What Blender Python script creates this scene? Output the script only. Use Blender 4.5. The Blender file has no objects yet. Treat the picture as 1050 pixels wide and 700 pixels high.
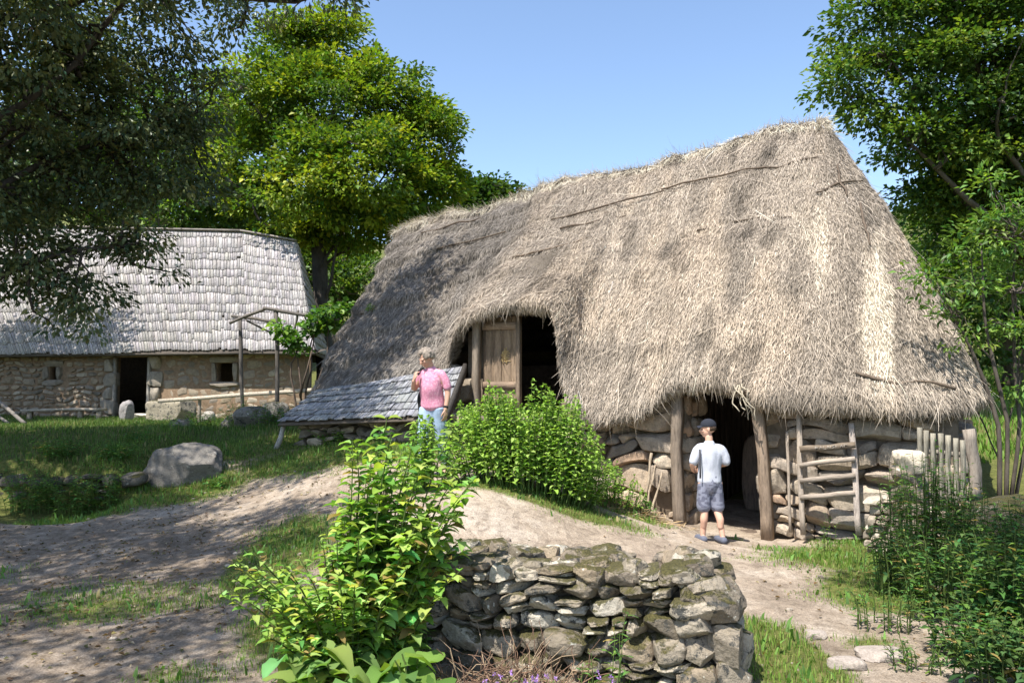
import bpy, math, random
import numpy as np
from mathutils import Vector, Matrix
C = bpy.context.scene.collection
SC = bpy.context.scene
rng = np.random.default_rng(7)
random.seed(7)
F = 28 / 36 * 1050
PITCH = math.atan(50 / F)
EYE = np.array([0, 0, 1.6])

# ------------------------------------------------------------ survey helpers (photo measurements -> metres)
def ray(px, py):
    x = (px - 525) / F; v = (350 - py) / F
    return np.array([x, math.cos(PITCH) - v * math.sin(PITCH), math.sin(PITCH) + v * math.cos(PITCH)])
def at(px, py, Y):
    d = ray(px, py); return EYE + d * (Y / d[1])
def project(P):
    q = np.asarray(P, float) - EYE
    c, s = math.cos(PITCH), math.sin(PITCH)
    dep = q[..., 1] * c + q[..., 2] * s; up = -q[..., 1] * s + q[..., 2] * c
    return 525 + F * q[..., 0] / dep, 350 - F * up / dep

# house frame
HO = np.array([2.2, 10.3, 0.0]); HA = math.radians(-30)
HX = np.array([math.cos(HA), math.sin(HA), 0]); HY = np.array([-math.sin(HA), math.cos(HA), 0])
def to_local(p):
    q = np.asarray(p) - HO; return np.array([q @ HX, q @ HY, q[2]])
def to_world(p):
    p = np.asarray(p, float)
    return HO + p[..., 0:1] * HX + p[..., 1:2] * HY + p[..., 2:3] * np.array([0, 0, 1.0])
def on_wall(px, py, off):
    d = ray(px, py); t = (off - (EYE - HO) @ HY) / (d @ HY)
    return to_local(EYE + d * t)

# ------------------------------------------------------------ noise
def _h(i, j, k, s):
    n = (i * 374761393 + j * 668265263 + k * 1274126177 + s * 974711) & 0xffffffff
    n = ((n ^ (n >> 13)) * 1274126177) & 0xffffffff
    n = (n ^ (n >> 16)) & 0xffffffff
    return n / 4294967295.0
def vnoise(p, s=0):
    p = np.asarray(p, float); f = np.floor(p); t = p - f; t = t * t * (3 - 2 * t)
    i, j, k = f[..., 0].astype(np.int64), f[..., 1].astype(np.int64), f[..., 2].astype(np.int64)
    r = 0
    for a in (0, 1):
        for b in (0, 1):
            for c in (0, 1):
                w = (t[..., 0] if a else 1 - t[..., 0]) * (t[..., 1] if b else 1 - t[..., 1]) * (t[..., 2] if c else 1 - t[..., 2])
                r = r + w * _h(i + a, j + b, k + c, s)
    return r * 2 - 1
def fbm(p, o=4, s=0):
    p = np.asarray(p, float); r = 0; a = 1; n = 0
    for q in range(o):
        r = r + a * vnoise(p, s + q * 17); n += a; a *= .5; p = p * 2.03
    return r / n
def nrm(v):
    v = np.asarray(v, float); return v / (np.linalg.norm(v, axis=-1, keepdims=True) + 1e-9)
def U(a, b, n=None): return rng.uniform(a, b, n)
def smooth(a, b, x):
    t = np.clip((x - a) / (b - a), 0, 1); return t * t * (3 - 2 * t)

# ------------------------------------------------------------ objects
class MB:
    def __init__(s): s.V = []; s.Q = []; s.T = []; s.c = []; s.n = 0
    def add(s, V, F, col=(.5, .5, .5)):
        V = np.asarray(V, float).reshape(-1, 3)
        if not isinstance(F, (list, tuple)): F = [F]
        for f in F:
            f = np.asarray(f, np.int64)
            if f.size == 0: continue
            (s.Q if f.shape[1] == 4 else s.T).append(f + s.n)
        col = np.asarray(col, float)
        if col.ndim == 1: col = np.tile(col, (len(V), 1))
        s.V.append(V); s.c.append(col); s.n += len(V); return s
    def mesh(s, name):
        V = np.concatenate(s.V); col = np.concatenate(s.c)
        Q = np.concatenate(s.Q) if s.Q else np.zeros((0, 4), np.int64)
        T = np.concatenate(s.T) if s.T else np.zeros((0, 3), np.int64)
        me = bpy.data.meshes.new(name)
        me.vertices.add(len(V)); me.vertices.foreach_set('co', V.astype(np.float32).ravel())
        nl = Q.size + T.size; me.loops.add(nl)
        me.loops.foreach_set('vertex_index', np.concatenate([Q.ravel(), T.ravel()]).astype(np.int32))
        me.polygons.add(len(Q) + len(T))
        st = np.concatenate([np.arange(len(Q)) * 4, Q.size + np.arange(len(T)) * 3]).astype(np.int32)
        me.polygons.foreach_set('loop_start', st)
        me.update(calc_edges=True)
        a = me.color_attributes.new('col', 'FLOAT_COLOR', 'POINT')
        c4 = np.ones((len(V), 4), np.float32); c4[:, :3] = col
        a.data.foreach_set('color', c4.ravel())
        return me
    def build(s, name, mat, parent=None, smooth=False):
        me = s.mesh(name)
        me.validate()
        if smooth: me.polygons.foreach_set('use_smooth', np.ones(len(me.polygons), bool))
        if smooth and 'stone' in mat.name: me.set_sharp_from_angle(angle=math.radians(28))
        me.materials.append(mat)
        o = bpy.data.objects.new(name, me); C.objects.link(o)
        if parent is not None: o.parent = parent
        return o
def thing(name, label, cat, loc=(0, 0, 0), rz=0, group=None):
    o = bpy.data.objects.new(name, None); C.objects.link(o)
    o.location = tuple(float(v) for v in loc); o.rotation_euler = (0, 0, rz); o.empty_display_size = .2
    o['label'] = label; o['category'] = cat
    if group: o['group'] = group
    return o
def tag(o, label, cat, group=None):
    o['label'] = label; o['category'] = cat
    if group: o['group'] = group
    return o
def wparent(o, parent):
    "parent an object authored in world coordinates under a placed empty"
    o.parent = parent
    m = Matrix.Translation(parent.location) @ Matrix.Rotation(parent.rotation_euler.z, 4, 'Z')
    o.matrix_parent_inverse = m.inverted(); return o

# ------------------------------------------------------------ shapes
def _cubegrid(n):
    key = {}; V = []; Q = []
    def vid(p):
        k = tuple(np.round(p, 5))
        if k not in key: key[k] = len(V); V.append(p)
        return key[k]
    g = np.linspace(-1, 1, n + 1)
    for ax in range(3):
        for sg in (-1, 1):
            for i in range(n):
                for j in range(n):
                    q = []
                    for (a, b) in ((0, 0), (1, 0), (1, 1), (0, 1)):
                        p = np.zeros(3); p[ax] = sg; p[(ax + 1) % 3] = g[i + a]; p[(ax + 2) % 3] = g[j + b]; q.append(vid(p))
                    Q.append(q if sg > 0 else q[::-1])
    return np.array(V), np.array(Q)
CG = {n: _cubegrid(n) for n in (3, 5, 7, 12, 20)}
def stone(c, size, n=5, k=5., amp=.10, freq=1.6, rot=None, seed=None, cuts=7, cmin=.72):
    V, Q = CG[n]; seed = int(U(0, 1e5)) if seed is None else seed
    P = V / (np.sum(np.abs(V) ** k, axis=1, keepdims=True) ** (1 / k))
    P = P * (1 + amp * fbm(P * freq + seed * 1.37, 3, seed % 97)[:, None])
    # cut with a few random planes for angular faces
    r = np.random.default_rng(seed)
    for _ in range(cuts):
        d = nrm(r.normal(size=3) * [1, 1, .8]); h = r.uniform(cmin, 1.08); t = P @ d
        P = P - np.maximum(t - h, 0)[:, None] * d * 1.0
    P = P * (np.asarray(size) / 2)
    if rot is not None: P = P @ np.asarray(rot).T
    return P + np.asarray(c), Q
def rotz(a): c, s = math.cos(a), math.sin(a); return np.array([[c, -s, 0], [s, c, 0], [0, 0, 1]])
def roty(a): c, s = math.cos(a), math.sin(a); return np.array([[c, 0, s], [0, 1, 0], [-s, 0, c]])
def rotx(a): c, s = math.cos(a), math.sin(a); return np.array([[1, 0, 0], [0, c, -s], [0, s, c]])
def tube(path, rad, n=8, ref=None, jit=0, flat=None, seed=0, caps=True):
    P = np.asarray(path, float); m = len(P)
    rad = np.asarray(rad, float)
    if rad.ndim == 0: rad = np.full(m, float(rad))
    if rad.ndim == 1: rad = np.stack([rad, rad], 1)
    if len(rad) != m:
        t = np.linspace(0, 1, m); rad = np.stack([np.interp(t, np.linspace(0, 1, len(rad)), rad[:, i]) for i in (0, 1)], 1)
    T = nrm(np.gradient(P, axis=0))
    r = np.array([1., 0, 0]) if ref is None else np.asarray(ref, float)
    if ref is None and abs(T[0] @ r) > .9: r = np.array([0, 1., 0])
    V = []; a = np.linspace(0, 2 * np.pi, n, endpoint=False) + (np.pi / 4 if n == 4 else 0)
    k = 1.414 if n == 4 else 1
    for i in range(m):
        x = nrm(r - (r @ T[i]) * T[i]); y = np.cross(T[i], x)
        if ref is None: r = x
        V.append(P[i] + k * (np.cos(a)[:, None] * x * rad[i, 0] + np.sin(a)[:, None] * y * rad[i, 1]))
    V = np.array(V)
    if jit: V = V + jit * fbm(V * 9 + seed, 2, 3)[..., None] * nrm(V - P[:, None, :])
    V = V.reshape(-1, 3); Q = []
    for i in range(m - 1):
        for j in range(n):
            Q.append((i * n + j, i * n + (j + 1) % n, (i + 1) * n + (j + 1) % n, (i + 1) * n + j))
    Tt = []
    if caps:
        V = np.concatenate([V, P[:1], P[-1:]]); c0 = m * n; c1 = c0 + 1
        for j in range(n):
            Tt.append((c0, (j + 1) % n, j)); Tt.append((c1, (m - 1) * n + j, (m - 1) * n + (j + 1) % n))
    return V, [np.array(Q), np.array(Tt).reshape(-1, 3)]
def bent(p0, p1, n=6, amp=.02, seed=0):
    t = np.linspace(0, 1, n)[:, None]; p0 = np.asarray(p0, float); p1 = np.asarray(p1, float)
    P = p0 + (p1 - p0) * t
    w = np.stack([fbm(np.concatenate([t * 2 + seed + 10 * k, t * 0, t * 0], 1), 2, seed + k) for k in range(3)], 1)
    return P + w * amp * np.sin(np.pi * np.clip(t * .9 + .1, 0, 1))
def boxm(c, size, rot=None, bev=.006, jit=0):
    "box with small chamfers"
    V, Q = CG[3]; h = np.asarray(size, float) / 2
    P = np.sign(V) * (np.where(np.abs(V) > .9, h, np.maximum(h - bev, h * .6)))
    ext = (np.abs(V) > .9).sum(1)
    P = np.where((ext >= 2)[:, None], np.sign(P) * np.minimum(np.abs(P), np.maximum(h - bev * .45, h * .7)), P)
    if jit: P = P + U(-jit, jit, P.shape)
    if rot is not None: P = P @ np.asarray(rot).T
    return P + np.asarray(c), Q
def plank(p0, p1, w, t, up=(0, 0, 1), seg=6, jit=.003, seed=0):
    "board from p0 to p1, w along 'up', t thick"
    P = bent(p0, p1, seg, jit * 3, seed)
    V, F_ = tube(P, np.array([[w / 2, t / 2]]).repeat(seg, 0), 4, ref=up)
    return V, F_
def plankm(mb, p0, p1, w, t, up=(0, 0, 1), col=(.3, .27, .23), seed=0, seg=6, jit=.003):
    v = U(.85, 1.15); mb.add(*plank(p0, p1, w, t, up, seg, jit, seed), np.array(col) * v)

# ------------------------------------------------------------ leaves
def leaves(Cn, L, A, N, wr=.5, fold=.25, col=None):
    A = nrm(A); B = nrm(np.cross(A, N)); N = np.cross(B, A); L = np.asarray(L)[:, None]
    v0 = Cn; v2 = Cn + A * L; m = Cn + A * L * .45 + N * L * .04
    v1 = m + B * L * wr / 2 + N * L * fold * wr; v3 = m - B * L * wr / 2 + N * L * fold * wr
    V = np.stack([v0, v1, v2, v3], 1).reshape(-1, 3); n = len(Cn); b = np.arange(n)[:, None] * 4
    T = np.concatenate([b + [0, 1, 2], b + [0, 2, 3]])
    c = np.repeat(col, 4, axis=0)
    return V, [T], c
_bt = np.array([0, .15, .35, .6, .82, 1.0])
_prof = {'broad': np.array([.06, .78, 1.0, .80, .45, .02]), 'lance': np.array([.05, .6, .95, .85, .5, .02]),
         'heart': np.array([.45, .98, 1.0, .74, .38, .02]), 'blade': np.array([.7, .95, 1, .8, .5, .05])}
def bigleaves(Cn, L, A, N, wr=.5, fold=.2, droop=.25, shape='broad', col=None, wav=.05):
    A = nrm(A); B = nrm(np.cross(A, N)); N = np.cross(B, A); n = len(Cn)
    L = np.asarray(L)[:, None, None]; w = _prof[shape]
    t = np.repeat(_bt, 3)[None, :, None]; s = np.tile([-1., 0, 1.], 6)[None, :, None]; ww = np.repeat(w, 3)[None, :, None]
    dr = (droop * U(.4, 1.6, n))[:, None, None]
    ruf = U(-wav, wav, (n, 18, 1)) * np.abs(s)
    sr = 1 + U(-.14, .14, (n, 18, 1))
    V = Cn[:, None] + A[:, None] * L * (t - .25 * dr * t ** 2) + B[:, None] * L * s * ww * wr / 2 * sr \
        + N[:, None] * L * (np.abs(s) * ww * fold * wr - dr * t ** 2 + ruf)
    q = []
    for i in range(5):
        for j in range(2): q.append((i * 3 + j, i * 3 + j + 1, (i + 1) * 3 + j + 1, (i + 1) * 3 + j))
    Q = (np.arange(n)[:, None, None] * 18 + np.array(q)[None]).reshape(-1, 4)
    c = np.repeat(col, 18, axis=0)
    c = c * np.tile(np.where(np.abs(np.tile([-1., 0, 1.], 6)) < .5, 1.12, .95), n)[:, None]
    return V.reshape(-1, 3), [Q], c
def rdir(n, up=0.): v = rng.normal(size=(n, 3)); v[:, 2] += up; return nrm(v)
def vary(col, n, v=.2, hue=.12):
    c = np.asarray(col)[None] * (1 + U(-v, v, (n, 1))); h = U(-hue, hue, n)
    c = c * np.stack([1 + h * 1.6, 1 + h * .3, 1 - h], 1); return np.clip(c, .002, 1)

# ------------------------------------------------------------ materials
def NT(name):
    m = bpy.data.materials.new(name); m.use_nodes = True; nt = m.node_tree; nt.nodes.clear(); return m, nt
class NB:
    def __init__(s, nt): s.t = nt
    def n(s, typ, **k):
        o = s.t.nodes.new(typ)
        for a, v in k.items():
            if a == 'i':
                for kk, vv in v.items():
                    if hasattr(vv, 'is_output') or isinstance(vv, bpy.types.NodeSocket): s.t.links.new(vv, o.inputs[kk])
                    else: o.inputs[kk].default_value = vv
            else: setattr(o, a, v)
        return o
    def noise(s, vec, scale, det=4, rough=.6, dist=0):
        return s.n('ShaderNodeTexNoise', i={'Vector': vec, 'Scale': scale, 'Detail': det, 'Roughness': rough, 'Distortion': dist}).outputs['Fac']
    def ramp(s, fac, stops):
        r = s.n('ShaderNodeValToRGB', i={'Fac': fac}); e = r.color_ramp.elements
        while len(e) < len(stops): e.new(.5)
        for q, (p, c) in zip(e, stops): q.position = p; q.color = (*c, 1) if len(c) == 3 else c
        return r.outputs['Color']
    def g(s, fac, a, b): return s.n('ShaderNodeMapRange', interpolation_type='SMOOTHSTEP', i={'Value': fac, 'From Min': a, 'From Max': b}).outputs[0]
    def mix(s, fac, a, b, mode='MIX'):
        m = s.n('ShaderNodeMix', data_type='RGBA', blend_type=mode)
        for sock, v in (('Factor', fac), ('A', a), ('B', b)):
            ins = [q for q in m.inputs if q.name == sock and (q.type == ('VALUE' if sock == 'Factor' else 'RGBA'))][0]
            if isinstance(v, bpy.types.NodeSocket): s.t.links.new(v, ins)
            else: ins.default_value = v if sock == 'Factor' else (*v, 1)
        return [q for q in m.outputs if q.type == 'RGBA'][0]
    def m(s, op, a, b=0., c=None):
        o = s.n('ShaderNodeMath', operation=op)
        for k, v in enumerate((a, b) if c is None else (a, b, c)):
            if isinstance(v, bpy.types.NodeSocket): s.t.links.new(v, o.inputs[k])
            else: o.inputs[k].default_value = v
        return o.outputs[0]
    def bump(s, h, st, dist=.02): return s.n('ShaderNodeBump', i={'Height': h, 'Strength': st, 'Distance': dist}).outputs[0]
    def out(s, sh): s.n('ShaderNodeOutputMaterial', i={'Surface': sh})
    def col(s): return s.n('ShaderNodeAttribute', attribute_name='col').outputs['Color']
    def obj(s): return s.n('ShaderNodeTexCoord').outputs['Object']
    def mp(s, v, sc): return s.n('ShaderNodeMapping', i={'Vector': v, 'Scale': sc}).outputs[0]
    def pr(s, c, rough=.85, nor=None, spec=.3):
        d = {'Base Color': c, 'Roughness': rough, 'Specular IOR Level': spec}
        if nor is not None: d['Normal'] = nor
        return s.n('ShaderNodeBsdfPrincipled', i=d).outputs[0]

def mat_stone(name, moss=.0, lichen=.3, bump=.6):
    m, nt = NT(name); b = NB(nt); co = b.obj()
    base = b.col()
    n1 = b.noise(co, 9, 6, .7); n2 = b.noise(co, 55, 5, .7); n3 = b.noise(co, 3.1, 3, .5)
    c = b.mix(1, base, b.ramp(n1, [(.25, (.62, .60, .58)), (.5, (1, 1, 1)), (.75, (1.25, 1.2, 1.12))]), 'MULTIPLY')
    c = b.mix(.6, c, b.ramp(n2, [(.3, (.55, .55, .55)), (.55, (1.05, 1.05, 1.05)), (.8, (1.3, 1.3, 1.3))]), 'MULTIPLY')
    if lichen:
        l = b.g(b.noise(co, 13, 4, .75, .4), .62, .70)
        c = b.mix(b.m('MULTIPLY', l, lichen), c, (.62, .61, .54))
        d = b.g(b.noise(co, 8, 6, .8), .52, .62)
        c = b.mix(b.m('MULTIPLY', d, lichen * 1.3), c, (.06, .06, .055))
    h = b.m('ADD', b.m('MULTIPLY', n1, .7), b.m('MULTIPLY', n2, .35))
    if moss:
        nz = b.n('ShaderNodeSeparateXYZ', i={'Vector': b.n('ShaderNodeNewGeometry').outputs['Normal']}).outputs[2]
        f = b.m('ADD', b.m('MULTIPLY', nz, .30), b.m('MULTIPLY', b.noise(co, 3.4, 5, .75, .6), 1.15))
        f = b.m('MULTIPLY', b.g(f, .95 - moss * .3, 1.10 - moss * .3), .9)
        mc = b.ramp(b.noise(co, 70, 3, .7), [(.3, (.03, .03, .010)), (.6, (.10, .09, .025)), (.8, (.20, .16, .055))])
        c = b.mix(f, c, mc); h = b.m('ADD', h, b.m('MULTIPLY', f, b.noise(co, 90, 2, .6)))
    b.out(b.pr(c, .92, b.bump(h, bump, .03), .25)); return m
def mat_wood(name, grain=(7, 7, .7), bump=.5):
    m, nt = NT(name); b = NB(nt); co = b.obj(); base = b.col()
    v = b.mp(co, grain)
    n1 = b.noise(v, 6, 5, .7); n2 = b.noise(v, 30, 3, .6); n3 = b.noise(co, 4, 3, .6)
    c = b.mix(1, base, b.ramp(n1, [(.3, (.5, .48, .46)), (.5, (1, 1, 1)), (.75, (1.3, 1.27, 1.22))]), 'MULTIPLY')
    c = b.mix(.7, c, b.ramp(n2, [(.3, (.6, .6, .6)), (.6, (1.1, 1.1, 1.1))]), 'MULTIPLY')
    c = b.mix(.5, c, b.ramp(n3, [(.3, (.7, .7, .72)), (.7, (1.2, 1.15, 1.1))]), 'MULTIPLY')
    b.out(b.pr(c, .8, b.bump(b.m('ADD', n1, b.m('MULTIPLY', n2, .5)), bump, .012), .25)); return m
def mat_leaf(name, trans=.35, gloss=.25, rough=.45, tint=(1.35, 1.5, .55)):
    m, nt = NT(name); b = NB(nt); c = b.col()
    pr = b.pr(c, rough, None, gloss)
    tr = b.n('ShaderNodeBsdfTranslucent', i={'Color': b.mix(1, c, tint, 'MULTIPLY')}).outputs[0]
    b.out(b.n('ShaderNodeMixShader', i={0: trans, 1: pr, 2: tr}).outputs[0]); return m
def mat_plain(name, rough=.8, var=.15, scale=30, bump=.2, spec=.25, dist=.004):
    m, nt = NT(name); b = NB(nt); co = b.obj(); n = b.noise(co, scale, 4, .6)
    c = b.mix(1, b.col(), b.ramp(n, [(.3, (1 - var,) * 3), (.7, (1 + var,) * 3)]), 'MULTIPLY')
    b.out(b.pr(c, rough, b.bump(n, bump, dist), spec)); return m
def mat_straw(name):
    m, nt = NT(name); b = NB(nt); c = b.col()
    pr = b.pr(c, .7, None, .2); tr = b.n('ShaderNodeBsdfTranslucent', i={'Color': c}).outputs[0]
    b.out(b.n('ShaderNodeMixShader', i={0: .12, 1: pr, 2: tr}).outputs[0]); return m
M = {}
M['stone'] = mat_stone('field_stone', 0, .30, .7)
M['mossy'] = mat_stone('mossy_stone', .68, .85, 1.)
M['boulder'] = mat_stone('boulder_stone', .18, .55, .8)
M['barnstone'] = mat_stone('barn_stone', 0, .15, .5)
M['wood'] = mat_wood('weathered_wood')
M['woodx'] = mat_wood('weathered_wood_across', (.7, 7, 7))
M['shingle'] = mat_wood('silver_shingle', (5, 1, 1), .6)
M['bark'] = mat_wood('bark', (1, 1, .25), 1.)
M['leaf'] = mat_leaf('leaf'); M['leafdark'] = mat_leaf('oak_leaf', .22, .35, .4, (1.2, 1.35, .6))
M['weed'] = mat_leaf('herb_leaf', .40, .14, .62, (1.3, 1.45, .6)); M['grass'] = mat_leaf('grass_blade', .35, .2, .5, (1.2, 1.35, .6))
M['straw'] = mat_straw('straw')
M['cloth'] = mat_plain('cloth', .9, .08, 60, .3); M['skin'] = mat_plain('skin', .55, .05, 40, .1, .35)
M['dark'] = mat_plain('dark_fabric', .85, .1); M['mortar'] = mat_plain('clay_mortar', .95, .25, 14, .6, .1, .02)
def mat_ground():
    m, nt = NT('earth'); b = NB(nt); co = b.obj()
    at_ = b.col(); sp = b.n('ShaderNodeSeparateColor', i={'Color': at_})
    gr, litter = sp.outputs[0], sp.outputs[1]  # second channel: leaf litter plus shade painted into the dirt
    n1 = b.noise(co, 1.3, 6, .65); n2 = b.noise(co, 14, 6, .7); n3 = b.noise(co, 90, 4, .7)
    d = b.ramp(n1, [(.3, (.215, .17, .13)), (.5, (.355, .29, .225)), (.7, (.46, .395, .325))])
    rut = b.noise(b.mp(co, (2.2, .8, 1)), 2.4, 5, .7, 1.2); d = b.mix(.8, d, b.ramp(rut, [(.34, (.62, .6, .58)), (.5, (1, 1, 1)), (.68, (1.15, 1.15, 1.15))]), 'MULTIPLY')
    d = b.mix(.85, d, b.ramp(n2, [(.28, (.55, .52, .5)), (.5, (1, 1, 1)), (.72, (1.22, 1.2, 1.18))]), 'MULTIPLY')
    d = b.mix(.9, d, b.ramp(n3, [(.32, (.42, .39, .36)), (.5, (1.02, 1.02, 1.02)), (.72, (1.4, 1.38, 1.35))]), 'MULTIPLY')
    vo = b.n('ShaderNodeTexVoronoi', i={'Vector': co, 'Scale': 26.}); peb = b.g(vo.outputs['Distance'], .22, .12)
    pm = b.m('MULTIPLY', peb, b.g(b.noise(co, 5, 3), .5, .62))
    d = b.mix(b.m('MULTIPLY', pm, .6), d, (.50, .45, .40)); d = b.mix(b.m('MULTIPLY', litter, .55), d, (.6, .6, .62), 'MULTIPLY')  # dirt colour under the mask darkened to deepen the shade
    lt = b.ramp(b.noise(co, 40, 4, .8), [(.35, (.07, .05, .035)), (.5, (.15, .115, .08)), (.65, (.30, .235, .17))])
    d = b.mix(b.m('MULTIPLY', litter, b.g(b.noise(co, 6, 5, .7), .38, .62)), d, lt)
    s = b.ramp(b.noise(co, 20, 5, .7), [(.3, (.05, .06, .018)), (.55, (.12, .13, .035)), (.75, (.22, .18, .08))])
    gm = b.g(b.m('ADD', gr, b.m('MULTIPLY', b.m('SUBTRACT', n2, .5), .7)), .38, .62)
    c = b.mix(gm, d, s)
    h = b.m('ADD', b.m('ADD', b.m('MULTIPLY', b.m('ADD', n2, rut), .7), b.m('MULTIPLY', n3, .35)), b.m('MULTIPLY', pm, .3))
    b.out(b.pr(c, .95, b.bump(h, .8, .035), .15)); return m
M['ground'] = mat_ground()
# ============================================================ terrain
_cp = []
def gp(px, py, Y): p = at(px, py, Y); _cp.append(p)
for x, y, z in [(0, 0, 0), (-4, 1, .05), (4, 1, 0), (-6, 5, .0), (6, 4, .05), (0, 3.6, .0), (1.2, 4.4, .0), (-1.2, 4.4, .02), (-2.2, 5, 0), (3, 5, -.02), (5.5, 6.5, -.02),
                (-3.6, 8.2, .03), (-7.5, 9.2, .05), (-5.5, 9.8, .08), (-2.2, 7.4, .12), (1.9, 6.8, .02), (.8, 6.4, .04), (-.4, 6.4, .08), (2.3, 8.2, -.05), (2.3, 9.3, -.1), (2.2, 10.3, -.1),
                (4, 9, -.12), (5, 8.6, -.1), (7, 8, -.1), (2.0, 13, .0), (6, 13, .1), (10, 12, .3), (-7, 12, .62), (-9.5, 12.2, .66), (-12, 13, .7), (-7, 16, .75), (-11, 18, .8),
                (-11, 22.7, .82), (-6, 22.7, .85), (-15, 22, .8), (-3, 19, .85), (-5.5, 17, .85), (1, 18, .6), (8, 20, .8), (16, 24, 1.6), (10, 30, 1.8), (0, 32, 1.6), (-14, 32, 1.5), (20, 12, .8), (-20, 12, .9), (-20, 3, .3),
                (18, 0, .2), (0, -10, 0), (-15, -8, .1), (14, -8, 0), (-4.2, 12.1, .68), (-2.6, 11.6, .78), (-1.2, 10.8, .74), (-3.2, 13.6, .9), (-1, 12.2, .95), (.6, 11.1, .6), (1.4, 10.5, .15)]:
    _cp.append((x, y, z))
for a in [(200, 560, 8.2), (280, 480, 11.6), (240, 520, 9.6), (300, 560, 7.7), (330, 458, 12.0), (180, 497, 11.3), (440, 498, 9.6), (520, 492, 8.9), (510, 530, 7.6), (585, 515, 9.2), (650, 530, 9.6), (600, 545, 8.2), (560, 557, 7.6), (380, 480, 9.9), (390, 520, 8.0), (400, 560, 6.9)]:
    gp(*a)
_cp = np.array(_cp)
def _tps(d): return np.where(d > 1e-6, d * d * np.log(d + 1e-9), 0)
_n = len(_cp); _K = _tps(np.linalg.norm(_cp[:, None, :2] - _cp[None, :, :2], axis=2)) + np.eye(_n) * .35
_P = np.c_[np.ones(_n), _cp[:, :2]]
_A = np.block([[_K, _P], [_P.T, np.zeros((3, 3))]]); _w = np.linalg.solve(_A, np.r_[_cp[:, 2], 0, 0, 0])
def gz(x, y):
    x = np.asarray(x, float); y = np.asarray(y, float); sh = np.broadcast(x, y).shape
    x = np.broadcast_to(x, sh).ravel(); y = np.broadcast_to(y, sh).ravel()
    xc = np.clip(x, -26, 26); yc = np.clip(y, -14, 36)
    r = np.zeros(len(x))
    for s in range(0, len(x), 20000):
        d = np.sqrt((xc[s:s + 20000, None] - _cp[None, :, 0]) ** 2 + (yc[s:s + 20000, None] - _cp[None, :, 1]) ** 2)
        r[s:s + 20000] = _tps(d) @ _w[:_n]
    r += _w[_n] + _w[_n + 1] * xc + _w[_n + 2] * yc
    # hill rising behind the hamlet
    far = np.maximum(y - 30, 0); r += .20 * far * smooth(0, 25, far) * (1 - .0 * far)
    r += np.minimum(np.maximum(np.abs(x) - 26, 0) * .12, 14)
    p = np.stack([x, y, 0 * x], 1)
    r += .05 * fbm(p * .7, 3, 5) + .018 * fbm(p * 4, 3, 9)
    # bank on the left held by the low retaining wall
    bx = smooth(-4.9, -5.6, x) * smooth(10.9, 11.15, y) * (1 - smooth(12.5, 15, y)); r += .22 * bx
    r -= .25 * smooth(-4.9, -5.6, x) * (1 - smooth(10.7, 10.95, y)) * smooth(9.2, 10.6, y)
    return r.reshape(sh)
def G(x, y): return float(gz(np.array([x]), np.array([y]))[0])
def blob(x, y, cx, cy, rx, ry, a=0):
    c, s = math.cos(a), math.sin(a); dx, dy = x - cx, y - cy
    return np.exp(-(((dx * c + dy * s) / rx) ** 2 + ((-dx * s + dy * c) / ry) ** 2))
def grassm(x, y):
    "0 bare .. 1 full grass"
    g = np.zeros_like(x)
    def mx(v): nonlocal g; g = np.maximum(g, v)
    mx(smooth(-4.3, -5.2, x) * smooth(9.3, 10.3, y))
    mx(smooth(12.3, 13.2, y)); mx(smooth(6.2, 7.2, x)); mx(smooth(-10.5, -12, x)); mx(smooth(1.5, .5, y) * .8)
    mx(1.35 * blob(x, y, -2.1, 7.3, .42, 1.3, .12)); mx(.85 * blob(x, y, -1.3, 5.3, .6, .7))
    mx(1.3 * blob(x, y, -2.4, 11.25, 1.6, .75, -.35)); mx(1.1 * blob(x, y, -4.6, 11.0, 1.1, .8)); mx(1.2 * blob(x, y, -4.2, 12.6, 1.3, .8))
    mx(1.25 * blob(x, y, 3.6, 8.0, .95, 1.05, -.3)); mx(1.15 * blob(x, y, 3.0, 6.6, .5, .9, -.4)); mx(1.1 * blob(x, y, 1.65, 4.9, .35, .9)); mx(1.2 * blob(x, y, 5.4, 6.4, 1.3, 2.2))
    mx(1.2 * blob(x, y, 4.6, 8.6, 1.2, .5, -.5)); mx(.58 * blob(x, y, -3.1, 6.0, 1.1, .7)); mx(.42 * blob(x, y, -4.6, 7.2, 1, .5)); mx(.55 * blob(x, y, -1.9, 4.5, .4, .4))
    mx(1.1 * blob(x, y, .25, 8.95, 1.3, .5, -.1)); mx(.9 * blob(x, y, 1.35, 9.6, .5, .3, -.5)); mx(1.2 * blob(x, y, .2, 4.1, 1.3, .33))
    mx(.75 * blob(x, y, 2.6, 9.5, .18, .12)); mx(.6 * blob(x, y, 2.3, 5.2, .3, .3)); mx(.8 * blob(x, y, .5, 7.2, .2, .12))
    return np.clip(g, 0, 1)
def axis(parts):
    r = []
    for a, b, s in parts: r.append(np.arange(a, b, s))
    return np.unique(np.round(np.concatenate(r), 4))
gx = axis([(-180, -60, 15), (-60, -20, 4), (-20, -8, .5), (-8, 8, .07), (8, 20, .5), (20, 60, 4), (60, 181, 15)])
gy = axis([(-60, -10, 8), (-10, 2.5, .5), (2.5, 13.5, .07), (13.5, 26, .3), (26, 60, 2), (60, 261, 15)])
X, Y = np.meshgrid(gx, gy); Z = gz(X, Y)
gm = grassm(X, Y)
litter_shade = np.clip(smooth(-.5, -2.5, X) * smooth(10.5, 8, Y) * .9 + smooth(2.6, 3.4, X) * smooth(7.2, 5.5, Y) * .9 + blob(X, Y, 2.2, 5.3, .8, 1.2) * .5, 0, 1)  # litter cover, and painted shade that darkens the left dirt
V = np.stack([X, Y, Z], -1).reshape(-1, 3); col = np.stack([gm, litter_shade, 0 * gm], -1).reshape(-1, 3)
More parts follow.
